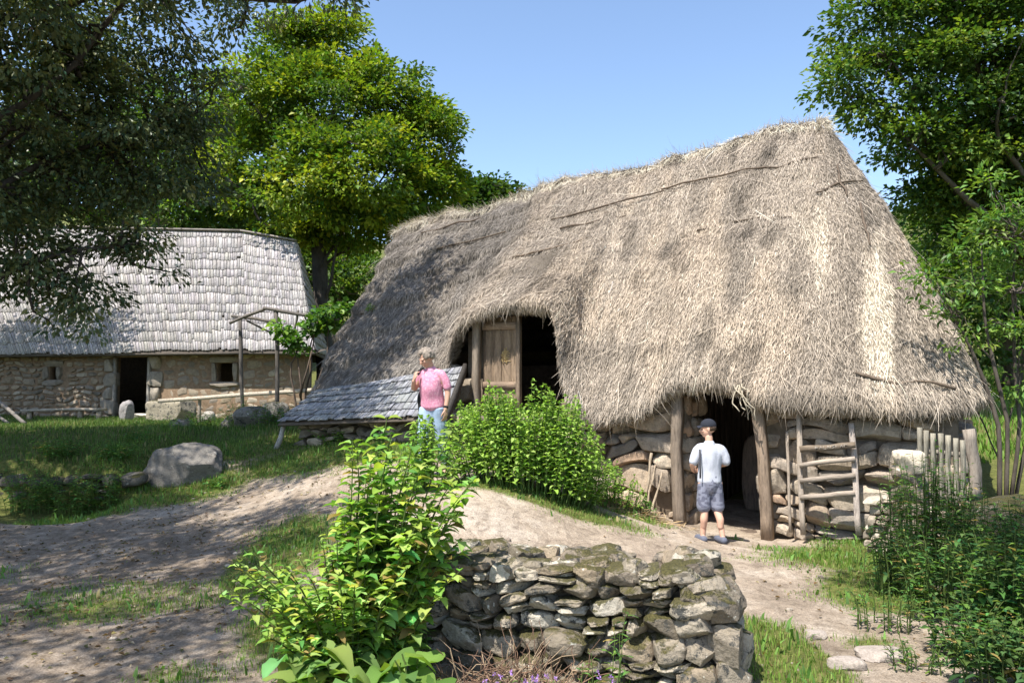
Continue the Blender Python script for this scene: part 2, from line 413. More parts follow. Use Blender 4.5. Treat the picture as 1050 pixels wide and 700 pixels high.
ny, nx = X.shape; ii = (np.arange(ny - 1)[:, None] * nx + np.arange(nx - 1)[None]).ravel()
Q = np.stack([ii, ii + 1, ii + 1 + nx, ii + nx], 1)
cx = V[Q].mean(1)
fm = col[Q][:, :, 0].mean(1) + .22 * fbm(cx * 1.7, 3, 4)
ispath = (fm < .5) & (np.abs(cx[:, 0]) < 8) & (cx[:, 1] > 2.5) & (cx[:, 1] < 13.4)
def sub(V, Q, col):
    u, inv = np.unique(Q, return_inverse=True); return V[u], inv.reshape(Q.shape), col[u]
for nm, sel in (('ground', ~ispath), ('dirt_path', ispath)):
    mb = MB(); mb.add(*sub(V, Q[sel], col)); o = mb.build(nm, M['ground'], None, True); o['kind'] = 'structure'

# ============================================================ thatched house
house = thing('thatched_house', 'old farmhouse with stone walls under a huge shaggy straw thatch', 'house', HO, HA)
# lower edge of the thatch, measured: (px, py)
edge = [(296, 408), (322, 409), (360, 400), (400, 392), (440, 384), (457, 380), (463, 352), (472, 334), (488, 325), (515, 318), (545, 315), (562, 317), (568, 330), (571, 352), (574, 385), (581, 412), (592, 431), (612, 434), (645, 430),
        (668, 420), (683, 402), (697, 396), (740, 394), (764, 400), (780, 416), (815, 419), (850, 418), (900, 423), (960, 428), (985, 424), (1003, 416), (1012, 412)]
el = np.array([on_wall(a, b, -.12 if a < 460 else -.33) for a, b in edge]); ex, ez = el[:, 0], el[:, 2]
for i in range(1, len(ex)): ex[i] = max(ex[i], ex[i - 1] + .025)
rp = [(398, 246), (415, 238), (430, 232), (465, 222), (500, 212), (560, 192), (640, 175), (700, 160), (760, 141), (800, 130), (825, 125), (846, 126)]
RY = 3.0
rl = np.array([on_wall(a, b, RY) for a, b in rp]); rx_, rz_ = rl[:, 0], rl[:, 2]
xL, xR = ex[0], ex[-1]; DEP = 6.3
base_e = np.interp(ex, [xL, ex[5], ex[6], ex[15], ex[16], xR], [ez[0], ez[5], ez[5], ez[16], ez[16], ez[-1]])
def ze_f(x): return np.interp(x, ex, ez)
def zb_f(x):
    z = np.interp(x, [xL, ex[5], ex[17], ex[18], ex[24], ex[28], xR], [ez[0], ez[5], ez[17] + .0, ez[18], ez[25], ez[28], ez[-1]]); return np.minimum(z, ze_f(x))
rr = 1.0
fx = np.arange(xL + rr, xR - rr, .035)
loop = [np.c_[fx, np.full(len(fx), -.33) + .21 * smooth(ex[6], ex[5], fx)]]
def arc(cx, cy, a0, a1, r, n=22): a = np.linspace(a0, a1, n)[1:]; return np.c_[cx + r * np.cos(a), cy + r * np.sin(a)]
y0l, y0r = loop[0][0, 1], loop[0][-1, 1]
loop.append(arc(xR - rr, y0r + rr, -math.pi / 2, 0, rr))
ys = np.arange(y0r + rr, DEP + .3 - rr, .12)[1:]; loop.append(np.c_[np.full(len(ys), xR), ys])
loop.append(arc(xR - rr, DEP + .3 - rr, 0, math.pi / 2, rr, 12))
bx = np.arange(xR - rr, xL + rr, -.2)[1:]; loop.append(np.c_[bx, np.full(len(bx), DEP + .3)])
loop.append(arc(xL + rr, DEP + .3 - rr, math.pi / 2, math.pi, rr, 12))
ys = np.arange(DEP + .3 - rr, y0l + rr, -.12)[1:]; loop.append(np.c_[np.full(len(ys), xL), ys])
loop.append(arc(xL + rr, y0l + rr, math.pi, 1.5 * math.pi, rr)[:-1])
loop = np.concatenate(loop); NA = len(loop)
rL, rR = rx_[0], rx_[-1]
front = loop[:, 1] < 2.4
zE = np.where(front, ze_f(loop[:, 0]), np.interp(loop[:, 0], [xL, xR], [ez[0] + .05, ez[-1] + .02]))
zB = np.where(front, zb_f(loop[:, 0]), zE)
# near the corners blend to the corner heights
RXt = np.clip(loop[:, 0], rL + .1, rR - .1)
cenx = (rL + rR) / 2
RZt = np.interp(RXt, rx_, rz_)
RYt = RY + np.clip((loop[:, 1] - RY) * .03, -.12, .12)
vs = np.concatenate([np.linspace(0, .9, 62), np.linspace(.9, 1, 10)[1:]])
rows = []; E2 = loop; R2 = np.c_[RXt, RYt]
inw = nrm(R2 - E2)
for ins, dz in ((1.15, .95), (.55, .34), (.28, .07), (.09, -.035), (.02, -.02), (-.015, .05)):
    rows.append(np.c_[E2 + inw * ins, zE + dz + (zE - zB) * 0])
nund = len(rows)
for v in vs:
    pl = E2 + (R2 - E2) * v
    z = zB + (RZt - zB) * (v + .05 * math.sin(math.pi * v)) + .10
    z = z + (zE - zB) * (1 - v) ** 2.3
    z = z - .16 * max(0, (v - .93) / .07) ** 2
    rows.append(np.c_[pl, z])
R3 = np.array(rows); NV = len(R3)                      # (NV, NA, 3)
# soften eave jumps sideways, then shag
def normals(P):
    du = np.roll(P, -1, 1) - np.roll(P, 1, 1); dv = np.gradient(P, axis=0); return nrm(np.cross(du, dv))
N3 = normals(R3); N3[np.isnan(N3)] = 0
vv = np.concatenate([np.full(nund, 0.), vs])[:, None]
arcx = np.concatenate([[0], np.cumsum(np.linalg.norm(np.diff(loop, axis=0), axis=1))])[None]
pp = np.stack([np.broadcast_to(arcx, R3.shape[:2]), vv * 4.6 + 0 * arcx, 0 * R3[..., 0]], -1)
steps = .055 * ((vv * 7.5 + .35 * fbm(pp * [.5, .2, 1], 2, 8)) % 1.0) * -1 + .03
lefty = smooth(-2.2, -4.0, R3[..., 0])
D = .085 * fbm(pp * [.9, .8, 1], 3, 2) + .045 * fbm(pp * [5, 1.6, 1], 3, 3) + steps * (.5 + .8 * lefty) + .07 * lefty * fbm(pp * [2.4, 1.3, 1], 2, 31)
D = D + .11 * fbm(pp * [1.8, 2.5, 1], 3, 77) * smooth(.82, .97, vv)
D = D * smooth(0, .05, vv + .03)
R3 = R3 + N3 * D[..., None]
R3[1:nund, :, 2] += (.035 * fbm(pp[1:nund] * [6, 1, 1], 3, 6))
top = R3[-1].copy()
idx = np.arange(NV * NA).reshape(NV, NA)
a_, b_ = idx[:-1], idx[1:]; Q = np.stack([a_, np.roll(a_, -1, 1), np.roll(b_, -1, 1), b_], -1).reshape(-1, 4)
def thatch_col(p, n):
    "per point straw colour: weathered greyish beige with paler fresh streaks and darker old bands"
    q = np.stack([p[:, 0], p[:, 1] * .5, p[:, 2]], 1)
    t = fbm(q * [.9, .5, .35], 3, 12); s = fbm(q * [4.5, 2, .55], 3, 13)
    base = np.array([.405, .345, .28])[None] * (1 + .45 * t + .38 * s)[:, None]
    fresh = smooth(.22, .5, fbm(q * [1.6, .8, .30], 3, 21) + .12 * smooth(2.5, 4.5, p[:, 0]) + .06)[:, None]
    base = base * (1 - fresh) + np.array([.53, .44, .345]) * fresh
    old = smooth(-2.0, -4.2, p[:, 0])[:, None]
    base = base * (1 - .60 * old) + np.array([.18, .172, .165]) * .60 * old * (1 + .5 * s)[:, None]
    st = smooth(.05, .4, fbm(np.stack([p[:, 0] * 3.6 + p[:, 2] * .35, 0 * p[:, 0], p[:, 2] * .45], 1), 3, 55)) * np.exp(-((p[:, 0] - 2.6) / 1.5) ** 2) * smooth(1.2, 2.0, p[:, 2]) * smooth(4.6, 3.6, p[:, 2])
    rg = smooth(-.35, .0, p[:, 2] - np.interp(p[:, 0], rx_, rz_)) ; st = np.clip(st + .55 * rg * (.6 + s), 0, 1)[:, None]
    base = base * (1 - st) + np.array([.72, .62, .49]) * st
    dk = smooth(.2, .5, fbm(q * [.5, .3, 3.2] + 5, 3, 29))[:, None]; dm = smooth(.22, .45, fbm(q * [3.2, 1.5, 1.6] + 9, 4, 66))[:, None]
    return base * (1 - .26 * dk) * (1 - .42 * dm)
m_, nt_ = NT('thatch'); b = NB(nt_); co = b.obj(); v = b.mp(co, (1, 1, .13))
n1 = b.noise(v, 26, 5, .75, .3); n2 = b.noise(v, 95, 3, .7); n3 = b.noise(co, 3, 4, .6)
c_ = b.mix(1, b.col(), b.ramp(n1, [(.3, (.42, .40, .38)), (.5, (.85, .85, .85)), (.72, (1.15, 1.13, 1.1))]), 'MULTIPLY')
c_ = b.mix(.7, c_, b.ramp(n2, [(.3, (.45, .43, .4)), (.6, (1.05, 1.05, 1.05))]), 'MULTIPLY')
b.out(b.pr(c_, .95, b.bump(b.m('ADD', n1, b.m('MULTIPLY', n2, .6)), 1., .06), .1)); M['thatch'] = m_
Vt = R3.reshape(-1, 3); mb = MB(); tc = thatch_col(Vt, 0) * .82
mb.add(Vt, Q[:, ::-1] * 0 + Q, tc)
roof_obj = mb.build('thatch_roof', M['thatch'], house, True)
# straws: thin strips lying down the slope
Nn = normals(R3)
flip = np.sign((Nn * np.array([0, 0, 1])).sum(-1).mean()); Nn = Nn * (flip if flip != 0 else 1)
dn = -np.gradient(R3, axis=0); dn = nrm(dn)
P00, P01, P11, P10 = (Vt[Q[:, k]] for k in range(4))
area = np.linalg.norm(np.cross(P11 - P00, P10 - P01), axis=1) * .5
rowi = np.repeat(np.arange(NV - 1), NA); cen = (P00 + P11) / 2
w = area * np.where(rowi < nund - 2, 0, 1.) * np.where((cen[:, 1] > 3.4) | ((cen[:, 0] > xR - .3) & (cen[:, 1] > 3)), .12, 1.)
def straws(nst, w, Lr, lift, jit, wd, cmul=1., colr=None, off=(0, .02), tip=0.):
    f = rng.choice(len(Q), nst, p=w / w.sum()); a, c = U(0, 1, nst)[:, None], U(0, 1, nst)[:, None]
    B = lambda arr: ((arr[Q[f, 0]] * (1 - a) + arr[Q[f, 1]] * a) * (1 - c) + (arr[Q[f, 3]] * (1 - a) + arr[Q[f, 2]] * a) * c)
    P = B(Vt); n = nrm(B(Nn.reshape(-1, 3))); d = nrm(B(dn.reshape(-1, 3)))
    s = np.cross(n, d); clump = fbm(P * [5, 5, 2.5], 2, 40)[:, None]
    ang = rng.normal(size=(nst, 1)) * jit + clump * jit * 1.3
    d = nrm(d + s * ang + n * np.abs(rng.normal(size=(nst, 1))) * lift); s = nrm(np.cross(n, d))
    L = U(*Lr, nst)[:, None]; P = P + n * U(*off, nst)[:, None]
    mid = P + d * L * .55 + n * L * U(.0, .06, (nst, 1)); end = P + d * L + n * L * U(-.03, .05 + tip, (nst, 1)) + s * L * rng.normal(size=(nst, 1)) * .06 + np.array([0, 0, -1]) * L * tip * .6
    hw = U(*wd, nst)[:, None] / 2; tw = nrm(s + n * rng.normal(size=(nst, 1)) * .5)
    V = np.stack([P - tw * hw, P + tw * hw, mid + tw * hw, mid - tw * hw, end + tw * hw * .4, end - tw * hw * .4], 1).reshape(-1, 3)
    k = np.arange(nst)[:, None] * 6
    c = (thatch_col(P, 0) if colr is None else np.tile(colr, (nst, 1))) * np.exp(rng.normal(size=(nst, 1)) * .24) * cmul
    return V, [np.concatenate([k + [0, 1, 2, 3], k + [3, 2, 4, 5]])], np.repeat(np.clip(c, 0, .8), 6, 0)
mb = MB()
mb.add(*straws(210000, w, (.03, .09), .13, .20, (.003, .0065), 1.))
mb.add(*straws(9000, w, (.14, .34), .04, .22, (.003, .005), 1.05, None, (.01, .03)))
mb.add(*straws(700, w, (.25, .6), .12, 1.1, (.003, .006), 1.3, None, (.01, .04), .1))
we = area * ((rowi >= 1) & (rowi < nund + 2)) * (cen[:, 1] < 3.2)
mb.add(*straws(46000, we, (.04, .11), .12, .25, (.004, .009), .9, None, (-.02, .03), .12))
mb.add(*straws(500, we, (.12, .24), .12, .5, (.003, .006), 1.1, None, (-.02, .03), .15))
wr = area * (rowi > NV - 9)
mb.add(*straws(7000, wr, (.08, .22), .35, .6, (.003, .007), 1.2, (.52, .47, .37), (0, .03), .1))
mb.build('loose_straw', M['straw'], house)
# binding rods pinned on the thatch
Wt = to_world(Vt); ppx, ppy = project(Wt); okv = (np.repeat(np.arange(NV), NA) >= nund) & (Vt[:, 1] < 3.2)
def on_roof(px, py):
    d = (ppx - px) ** 2 + (ppy - py) ** 2 + np.where(okv, 0, 1e6); k = np.argmin(d)
    return Vt[k] + Nn.reshape(-1, 3)[k] * .035
rods = [[(409, 269), (450, 258), (520, 240)], [(434, 240), (470, 231), (494, 226)], [(527, 266), (560, 258), (608, 245)], [(567, 228), (604, 220), (680, 197)], [(680, 196), (725, 184), (770, 175)], [(762, 176), (800, 171), (839, 162)],
        [(713, 238), (760, 228), (809, 223)], [(837, 199), (860, 190), (884, 188)], [(878, 386), (910, 390), (938, 393)], [(940, 394), (975, 398), (1006, 396)], [(575, 235), (600, 231), (640, 222)], [(880, 210), (886, 232), (893, 252)], [(858, 172), (861, 190), (868, 203)], [(392, 300), (380, 318), (374, 322)]]
for k, r in enumerate(rods):
    pts = np.array([on_roof(*q) for q in r]); t = np.linspace(0, 2, 14)
    path = np.stack([np.interp(t, [0, 1, 2], pts[:, i]) for i in range(3)], 1)
    path += .03 * np.stack([fbm(np.c_[t * 2 + k * 9, t * 0, t * 0], 2, 5 + i) for i in range(3)], 1)
    MB().add(*tube(path, [.014, .018, .016, .010], 6, jit=.006), np.array((.13, .10, .075)) * U(.8, 1.3)).build('binding_rod', M['wood'], house)

# ---- stone masonry generator
def masonry(mb, x0, x1, z0, z1, keep, rowh=(.16, .30), wid=(.22, .55), depth=.22, y=0., cols=None, gap=.012, warp=.05, k=5., amp=.09, n=5, seed=0, bulge=.04, split=.25):
    z = z0; r = 0
    while z < z1:
        h = U(*rowh); x = x0 - U(0, wid[0])
        while x < x1:
            w_ = U(*wid); cells = [(x, z, w_, h)]
            if U(0, 1) < split and h > rowh[0] * 1.2:
                q = U(.4, .6)
                cells = [(x, z, w_, h * q), (x, z + h * q, w_, h * (1 - q))]
                if U(0, 1) < .4: cells = [(x, z, w_, h * q), (x, z + h * q, w_ * .5, h * (1 - q)), (x + w_ * .5, z + h * q, w_ * .5, h * (1 - q))]
            for (a, c, ww, hh) in cells:
                if ww > .06 and keep(a + ww / 2, c + hh / 2, ww, hh):
                    V, Qs = stone((a + ww / 2, y + depth * .35 + U(-bulge, bulge * .4), c + hh / 2), (ww - gap + .015, depth, hh - gap + .012), n, k, amp, rot=roty(U(-.09, .09)))
                    wv = np.stack([fbm(V * 1.7 + seed, 2, 60), 0 * V[:, 0], fbm(V * 1.7 + seed, 2, 61)], 1) * warp * 1.6
                    cc = cols[int(U(0, len(cols)))]
                    mb.add(V + wv, Qs, np.array(cc) * U(.75, 1.2))
            x += w_
        z += h
STC = [(.34, .27, .205), (.40, .32, .24), (.30, .25, .20), (.37, .31, .25), (.45, .38, .30), (.36, .255, .18), (.27, .235, .20), (.42, .35, .27)]
dl, dr = on_wall(702, 450, 0)[0], on_wall(776, 450, 0)[0]     # lower doorway
ul, um, ur = on_wall(494, 380, 0)[0], on_wall(533, 380, 0)[0], on_wall(570, 380, 0)[0]   # upper doorway
ubot, utop = 1.22, 2.66
wR = xR - .28; wL = xL + .3
def wtop(x): return float(min(ze_f(x - .2), ze_f(x), ze_f(x + .2))) + .16
gl = lambda x: G(*(to_world(np.array([[x, 0, 0]]))[0][:2]))
def keepf(x, z, w_, h):
    if x - w_ / 2 < wL or x + w_ / 2 > wR + .06: return False
    if z + h / 2 > wtop(x): return False
    if x + w_ * .42 > dl and x - w_ * .42 < dr: return False
    if x + w_ * .42 > ul and x - w_ * .42 < ur and z + h * .4 > ubot: return False
    if z < gl(x) - .35: return False
    return True
mb = MB(); masonry(mb, wL, wR, -.45, 2.9, keepf, (.16, .34), (.20, .66), .30, 0., STC, seed=3, warp=.085, k=7, n=7, split=.4)
# reveal stones inside the lower doorway (left jamb) and its right jamb
for (xx, sg) in ((dl - .10, 1), (dr + .12, -1)):
    z = -.25
    while z < 1.75:
        h = U(.2, .32)
        for yy in (.22, .50, .74): mb.add(*stone((xx + U(-.02, .02), yy, z + h / 2), (.30, .30, h), 5, 5, .08), np.array(STC[int(U(0, 8))]) * U(.8, 1.1))
        z += h
fw = mb.build('stone_wall', M['stone'], house, True)
mb = MB()
def slab(x0, x1, z0, z1, y0=.13, y1=.75): mb.add(*boxm(((x0 + x1) / 2, (y0 + y1) / 2, (z0 + z1) / 2), (x1 - x0, y1 - y0, z1 - z0)), (.17, .135, .10))
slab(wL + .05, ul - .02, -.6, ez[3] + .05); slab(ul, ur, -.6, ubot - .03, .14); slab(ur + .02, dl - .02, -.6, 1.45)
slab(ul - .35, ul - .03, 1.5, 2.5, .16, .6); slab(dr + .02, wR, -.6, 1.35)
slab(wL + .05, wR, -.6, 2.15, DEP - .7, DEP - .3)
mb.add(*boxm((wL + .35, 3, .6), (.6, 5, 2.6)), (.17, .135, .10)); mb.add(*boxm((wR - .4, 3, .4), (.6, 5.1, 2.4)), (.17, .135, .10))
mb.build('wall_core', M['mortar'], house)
# right gable-side masonry
mb = MB(); masonry(mb, .3, 5.2, -.4, 1.25, lambda x, z, w_, h: z < 1.15, (.17, .33), (.24, .62), .30, 0., STC, seed=9)
for q in range(len(mb.V)): v = mb.V[q]; mb.V[q] = np.c_[wR - v[:, 1] + .1, v[:, 0], v[:, 2]]
for q in range(len(mb.Q)): mb.Q[q] = mb.Q[q]
mb.build('stone_wall', M['stone'], house, True)
# floors, and an added unseen plank baffle that keeps the lower room dark
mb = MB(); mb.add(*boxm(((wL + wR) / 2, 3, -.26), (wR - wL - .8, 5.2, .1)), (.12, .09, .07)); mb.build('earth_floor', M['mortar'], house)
mb = MB()
for k in range(7): plankm(mb, (dl - 3.6 + k * .3, .8, ubot - .10), (dl - 3.6 + k * .3, 5.4, ubot - .10), .04, .28, (0, 0, 1), (.10, .08, .06), k)
mb.build('loft_floor', M['wood'], house)
MB().add(*stone((dl + .42, 2.1, .35), (.42, .2, 1.2), 5, 4), (.25, .20, .16)).build('inner_post', M['wood'], house, True)
mb = MB()
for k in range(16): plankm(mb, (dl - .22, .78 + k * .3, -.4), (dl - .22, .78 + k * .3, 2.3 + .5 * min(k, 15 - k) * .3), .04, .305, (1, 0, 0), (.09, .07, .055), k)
mb.build('sun_baffle', M['wood'], house)  # added only to stop upper-doorway sun reaching the lower room
# door posts, lintels
def wp(px, py, off): return on_wall(px, py, off)
WD = (.235, .19, .15)
def post(p0, p1, w_, t, nm='door_post', col=WD, seed=1, rnd=False):
    mb = MB(); P = bent(p0, p1, 9, .06, seed)
    V, F_ = tube(P, np.array([[w_ / 2, t / 2], [w_ / 2 * .92, t / 2], [w_ / 2 * 1.05, t / 2]]), 10 if rnd else 4, ref=(1, 0, 0), jit=.012, seed=seed)
    mb.add(V, F_, np.array(col)); return mb.build(nm, M['wood'], house, rnd)
pb, pt = wp(699, 536, -.12), wp(694, 392, -.12); post(pb + [0, 0, -.1], pt + [0, 0, .1], .125, .15, seed=1)
pb, pt = wp(787, 545, -.12), wp(776, 405, -.12); post(pb + [0, 0, -.1], pt + [0, 0, .15], .125, .15, seed=5, col=(.28, .215, .16))
mb = MB(); plankm(mb, (dl - .3, .32, 1.97), (dr + .35, .32, 1.94), .14, .2, col=(.10, .08, .06), jit=.01); mb.build('lintel', M['woodx'], house)
p = wp(491, 408, -.05); q = wp(489, 326, -.05); post((q[0], -.05, ubot - .15), (q[0], -.05, q[2] + .2), .09, .12, 'door_frame', (.28, .23, .18), 3)
mb = MB(); plankm(mb, (ul - .3, .0, utop + .10), (ur + .02, .0, utop + .14), .13, .16, col=(.24, .20, .16)); mb.build('lintel', M['woodx'], house)
mb = MB(); plankm(mb, (ul - .15, .02, ubot - .04), (ur + .1, .02, ubot - .04), .10, .3, col=(.24, .20, .16)); mb.build('door_sill', M['woodx'], house)
# upper door leaf: boards + ledges + a small wicker heart patch
mb = MB(); bw = (um - ul) / 4
for k in range(4):
    mb.add(*plank((ul + bw * (k + .5), .05, ubot + .02), (ul + bw * (k + .5), .05, utop + .02), bw - .008, .035, (1, 0, 0), 6, .003, k), np.array((.29, .215, .15)) * U(.8, 1.2))
leaf = mb.build('door', M['wood'], house)
for zz in (ubot + .45, utop - .12):
    mb = MB(); plankm(mb, (ul + .01, .012, zz), (um - .02, .012, zz), .11, .03, col=(.27, .20, .145)); o = mb.build('door_ledge', M['woodx'], leaf)
mb = MB(); plankm(mb, (um - .03, .012, ubot), (um - .03, .012, utop), .06, .05, up=(1, 0, 0), col=(.25, .19, .14)); mb.build('door_stile', M['wood'], leaf)
mb = MB(); hc = wp(518, 365, .03)
for k in range(26):
    a = U(-.6, .6) + (math.pi / 2 if k % 2 else 0); c0 = hc + [U(-.05, .05), 0, U(-.09, .09)]
    mb.add(*tube([c0 - np.array([math.cos(a), 0, math.sin(a)]) * .05, c0 + [0, -.01, 0], c0 + np.array([math.cos(a), 0, math.sin(a)]) * .05], .005, 4), (.50, .36, .17))
mb.build('straw_charm', M['straw'], leaf)
# straw rope hanging by the lower door
mb = MB()
for s_ in range(7):
    p0 = wp(757 + U(-3, 3), 396, -.42); p1 = p0 + np.array([U(.02, .2), U(-.08, .0), -U(.15, .42)])
    mb.add(*tube(bent(p0, p1, 7, .12, s_), .006, 4), (.48, .42, .32))
mb.build('hanging_straw', M['straw'], house)

# ============================================================ shingle helper
def shingles(mb, corners, rows_, width, thick, seed, col=(.36, .35, .35), over=1.45, uneven=.04):
    "corners: lower-left, lower-right, upper-right, upper-left (world)"
    A, B_, C_, D_ = (np.asarray(q, float) for q in corners); n = nrm(np.cross(B_ - A, D_ - A))
    if n[2] < 0: n = -n
    L0 = np.linalg.norm(B_ - A)
    for r in range(rows_):
        v0 = r / rows_; v1 = min((r + over) / rows_, 1.0)
        x = -U(0, width)
        rs = U(-.15, .15) / rows_
        while x < L0:
            w_ = width * U(.55, 1.5); u0, u1 = max(x, 0) / L0, min(x + w_ - .008, L0) / L0
            x += w_
            if u1 <= u0: continue
            wob = .42 / rows_ * (fbm(np.array([[x * .7, r * .93, seed]]), 3, 3)[0]); dv = U(-uneven, uneven) / rows_ * 2.2 + wob + (rs if r else 0) + (U(0, 1) < .05) * U(0, .4) / rows_
            va = max(v0 + dv, -.02) if r else dv * .5; vb = v1
            def pt(u, v): return (A * (1 - u) + B_ * u) * (1 - v) + (D_ * (1 - u) + C_ * u) * v
            lift = thick * 1.9 + U(0, thick * .5) + (U(0, 1) < .04) * thick; tl = U(-.2, .2) * thick
            a0, a1 = pt(u0, va) + n * (lift + tl), pt(u1, va + U(-.03, .03) / rows_) + n * (lift - tl)
            b0, b1 = pt(u0, vb) + n * .002, pt(u1, vb) + n * .002
            V = np.array([a0, a1, b1, b0, a0 - n * thick, a1 - n * thick, b1 - n * .004, b0 - n * .004])
            mb.add(V, np.array([[0, 1, 2, 3], [4, 7, 6, 5], [0, 4, 5, 1], [1, 5, 6, 2], [3, 7, 4, 0]]), np.array(col) * U(.74, 1.16) * np.array([1, U(.97, 1.02), U(.95, 1.05)]))

def patch(mb, q, o0, o1, col, n=14):
    "boarding under a (slightly twisted) roof plane"
    q = np.asarray(q, float); u, v = np.meshgrid(np.linspace(0, 1, n), np.linspace(0, 1, n)); u, v = u.ravel()[:, None], v.ravel()[:, None]
    P = (q[0] * (1 - u) + q[1] * u) * (1 - v) + (q[3] * (1 - u) + q[2] * u) * v
    i = (np.arange(n - 1)[:, None] * n + np.arange(n - 1)[None]).ravel(); Q = np.stack([i, i + 1, i + 1 + n, i + n], 1); m_ = n * n
    rim = list(range(n)) + [n * k + n - 1 for k in range(1, n)] + [n * n - 1 - k for k in range(1, n)] + [n * k for k in range(n - 2, 0, -1)]
    R = np.array([(rim[k], rim[k] + m_, rim[(k + 1) % len(rim)] + m_, rim[(k + 1) % len(rim)]) for k in range(len(rim))])
    mb.add(np.r_[P + o0, P + o1], np.r_[Q, Q[:, ::-1] + m_, R], col)
# ============================================================ lean-to
lt_ll, lt_lr = at(284, 434, 12.2), at(458, 428, 10.75); lt_ur, lt_ul = at(477, 375, 11.75), at(326, 399, 13.3)
lb = (lt_ll + lt_lr) / 2; lb[2] = G(lb[0], lb[1])
lean = thing('lean_to', 'low lean-to roofed with grey wooden shingles, tucked under the left end of the thatch', 'shed', lb)
mb = MB(); shingles(mb, (lt_ll, lt_lr, lt_ur, lt_ul), 6, .085, .019, 5, (.30, .31, .33)); wparent(mb.build('shingle_roof', M['shingle']), lean)
mb = MB(); n = nrm(np.cross(lt_lr - lt_ll, lt_ul - lt_ll)); n = n * np.sign(n[2])
patch(mb, (lt_ll, lt_lr, lt_ur, lt_ul), -n * .022, -n * .05, (.12, .10, .08)); wparent(mb.build('roof_boards', M['woodx']), lean)
mb = MB(); plankm(mb, lt_lr + n * -.02 + nrm(lt_lr - lt_ur) * -.02, lt_ur + n * -.02, .13, .05, up=(0, 0, 1), col=(.05, .045, .04)); wparent(mb.build('barge_board', M['wood']), lean)
mb = MB(); d_ = nrm(lt_lr - lt_ll); ln = np.linalg.norm(lt_lr - lt_ll); inn = nrm((lt_ul - lt_ll) * [1, 1, 0])
masonry(mb, .25, ln - .1, -.75, .0, lambda *a: True, (.12, .2), (.18, .36), .25, .0, [(.27, .23, .18), (.22, .19, .15), (.33, .28, .21)], seed=4)
for q in range(len(mb.V)):
    v = mb.V[q]; mb.V[q] = lt_ll + d_ * v[:, :1] + inn * (v[:, 1:2] + .30) + np.array([0, 0, 1]) * (v[:, 2:] - .03)
wparent(mb.build('stone_wall', M['stone'], None, True), lean)
mb = MB(); q0 = at(291, 436, 12.3); mb.add(*tube(bent(q0 - [.12, 0, .42], q0, 6, .05, 3), [.045, .035], 8), (.42, .40, .36)); wparent(mb.build('prop_post', M['wood'], None, True), lean)

# ============================================================ stone barn
bfl = at(0, 426, 23.5); bdr = at(318, 426, 21.2)
BA = math.atan2(bdr[1] - bfl[1], bdr[0] - bfl[0])
bd = at(135, 428, 22.55); BO = np.array([bd[0], bd[1], G(bd[0], bd[1])])
BX = np.array([math.cos(BA), math.sin(BA), 0]); BYv = np.array([-math.sin(BA), math.cos(BA), 0])
barn = thing('stone_barn', 'long low stone farm building with a bright silver wooden shingle roof', 'barn', BO, BA)
def bw_(px, py, off):
    d = ray(px, py); t = (off - (EYE - BO) @ BYv) / (d @ BYv); q = EYE + d * t - BO
    return np.array([q @ BX, q @ BYv, q[2]])
hgt = bw_(135, 361, 0)[2]
d0, d1 = bw_(117, 400, 0)[0], bw_(154, 400, 0)[0]; dt = bw_(135, 366, 0)[2]
wA = [bw_(50, 376, 0), bw_(58, 389, 0)]; wB = [bw_(222, 372, 0), bw_(238, 391, 0)]
bx0, bx1 = d0 - 9.5, bw_(312, 400, 0)[0]
def inr(x, z, w_, h, r0, r1, z0, z1): return x + w_ * .42 > r0 and x - w_ * .42 < r1 and z + h * .42 > z0 and z - h * .42 < z1
wins = [(wA[0][0], wA[1][0], wA[1][2], wA[0][2]), (wB[0][0], wB[1][0], wB[1][2], wB[0][2])]
def kb(x, z, w_, h):
    if x + w_ / 2 > bx1 + .05 or inr(x, z, w_, h, d0 - .25, d1 + .25, -1, dt + .05): return False
    return not any(inr(x, z, w_, h, a - .12, c + .12, z0 - .1, z1 + .1) for a, c, z0, z1 in wins)
mb = MB(); BC = [(.27, .22, .165), (.32, .265, .20), (.24, .20, .16), (.35, .30, .235), (.28, .22, .155), (.21, .18, .145)]
masonry(mb, bx0, d0 - .1, -.4, hgt + .1, kb, (.13, .24), (.18, .46), .12, .0, BC, gap=.05, seed=11, k=5, amp=.14, n=5, bulge=.012, warp=.06)
masonry(mb, d1 + .1, bx1, -.4, hgt + .1, kb, (.16, .28), (.22, .50), .10, .035, BC, gap=.03, seed=12, k=5, amp=.12, n=5, bulge=.012, warp=.06)
for x in (d0 - .15, d1 + .15):   # door quoins
    z = -.3; k = 0
    while z < dt:
        h = U(.28, .45); mb.add(*stone((x, .02, z + h / 2), (.34 + .14 * (k % 2), .26, h - .015), 5, 8, .04), np.array((.28, .245, .20)) * U(.85, 1.1)); z += h; k += 1
for a, c, z0, z1 in wins:
    for cx_, cz_, sx, sz in ((a - .09, (z0 + z1) / 2, .17, z1 - z0), (c + .09, (z0 + z1) / 2, .17, z1 - z0), ((a + c) / 2, z1 + .09, c - a + .42, .17), ((a + c) / 2, z0 - .09, c - a + .42, .17)):
        mb.add(*stone((cx_, .045, cz_), (sx, .20, sz), 5, 8, .04), np.array((.25, .215, .175)) * U(.9, 1.1))
mb.build('stone_wall', M['barnstone'], barn, True)
mb = MB(); MC = (.235, .165, .11)
def bs(x0, x1, z0, z1, y0=.030, y1=.24): mb.add(*boxm(((x0 + x1) / 2, (y0 + y1) / 2, (z0 + z1) / 2), (x1 - x0, y1 - y0, z1 - z0)), MC)
(a1, c1, z10, z11), (a2, c2, z20, z21) = wins
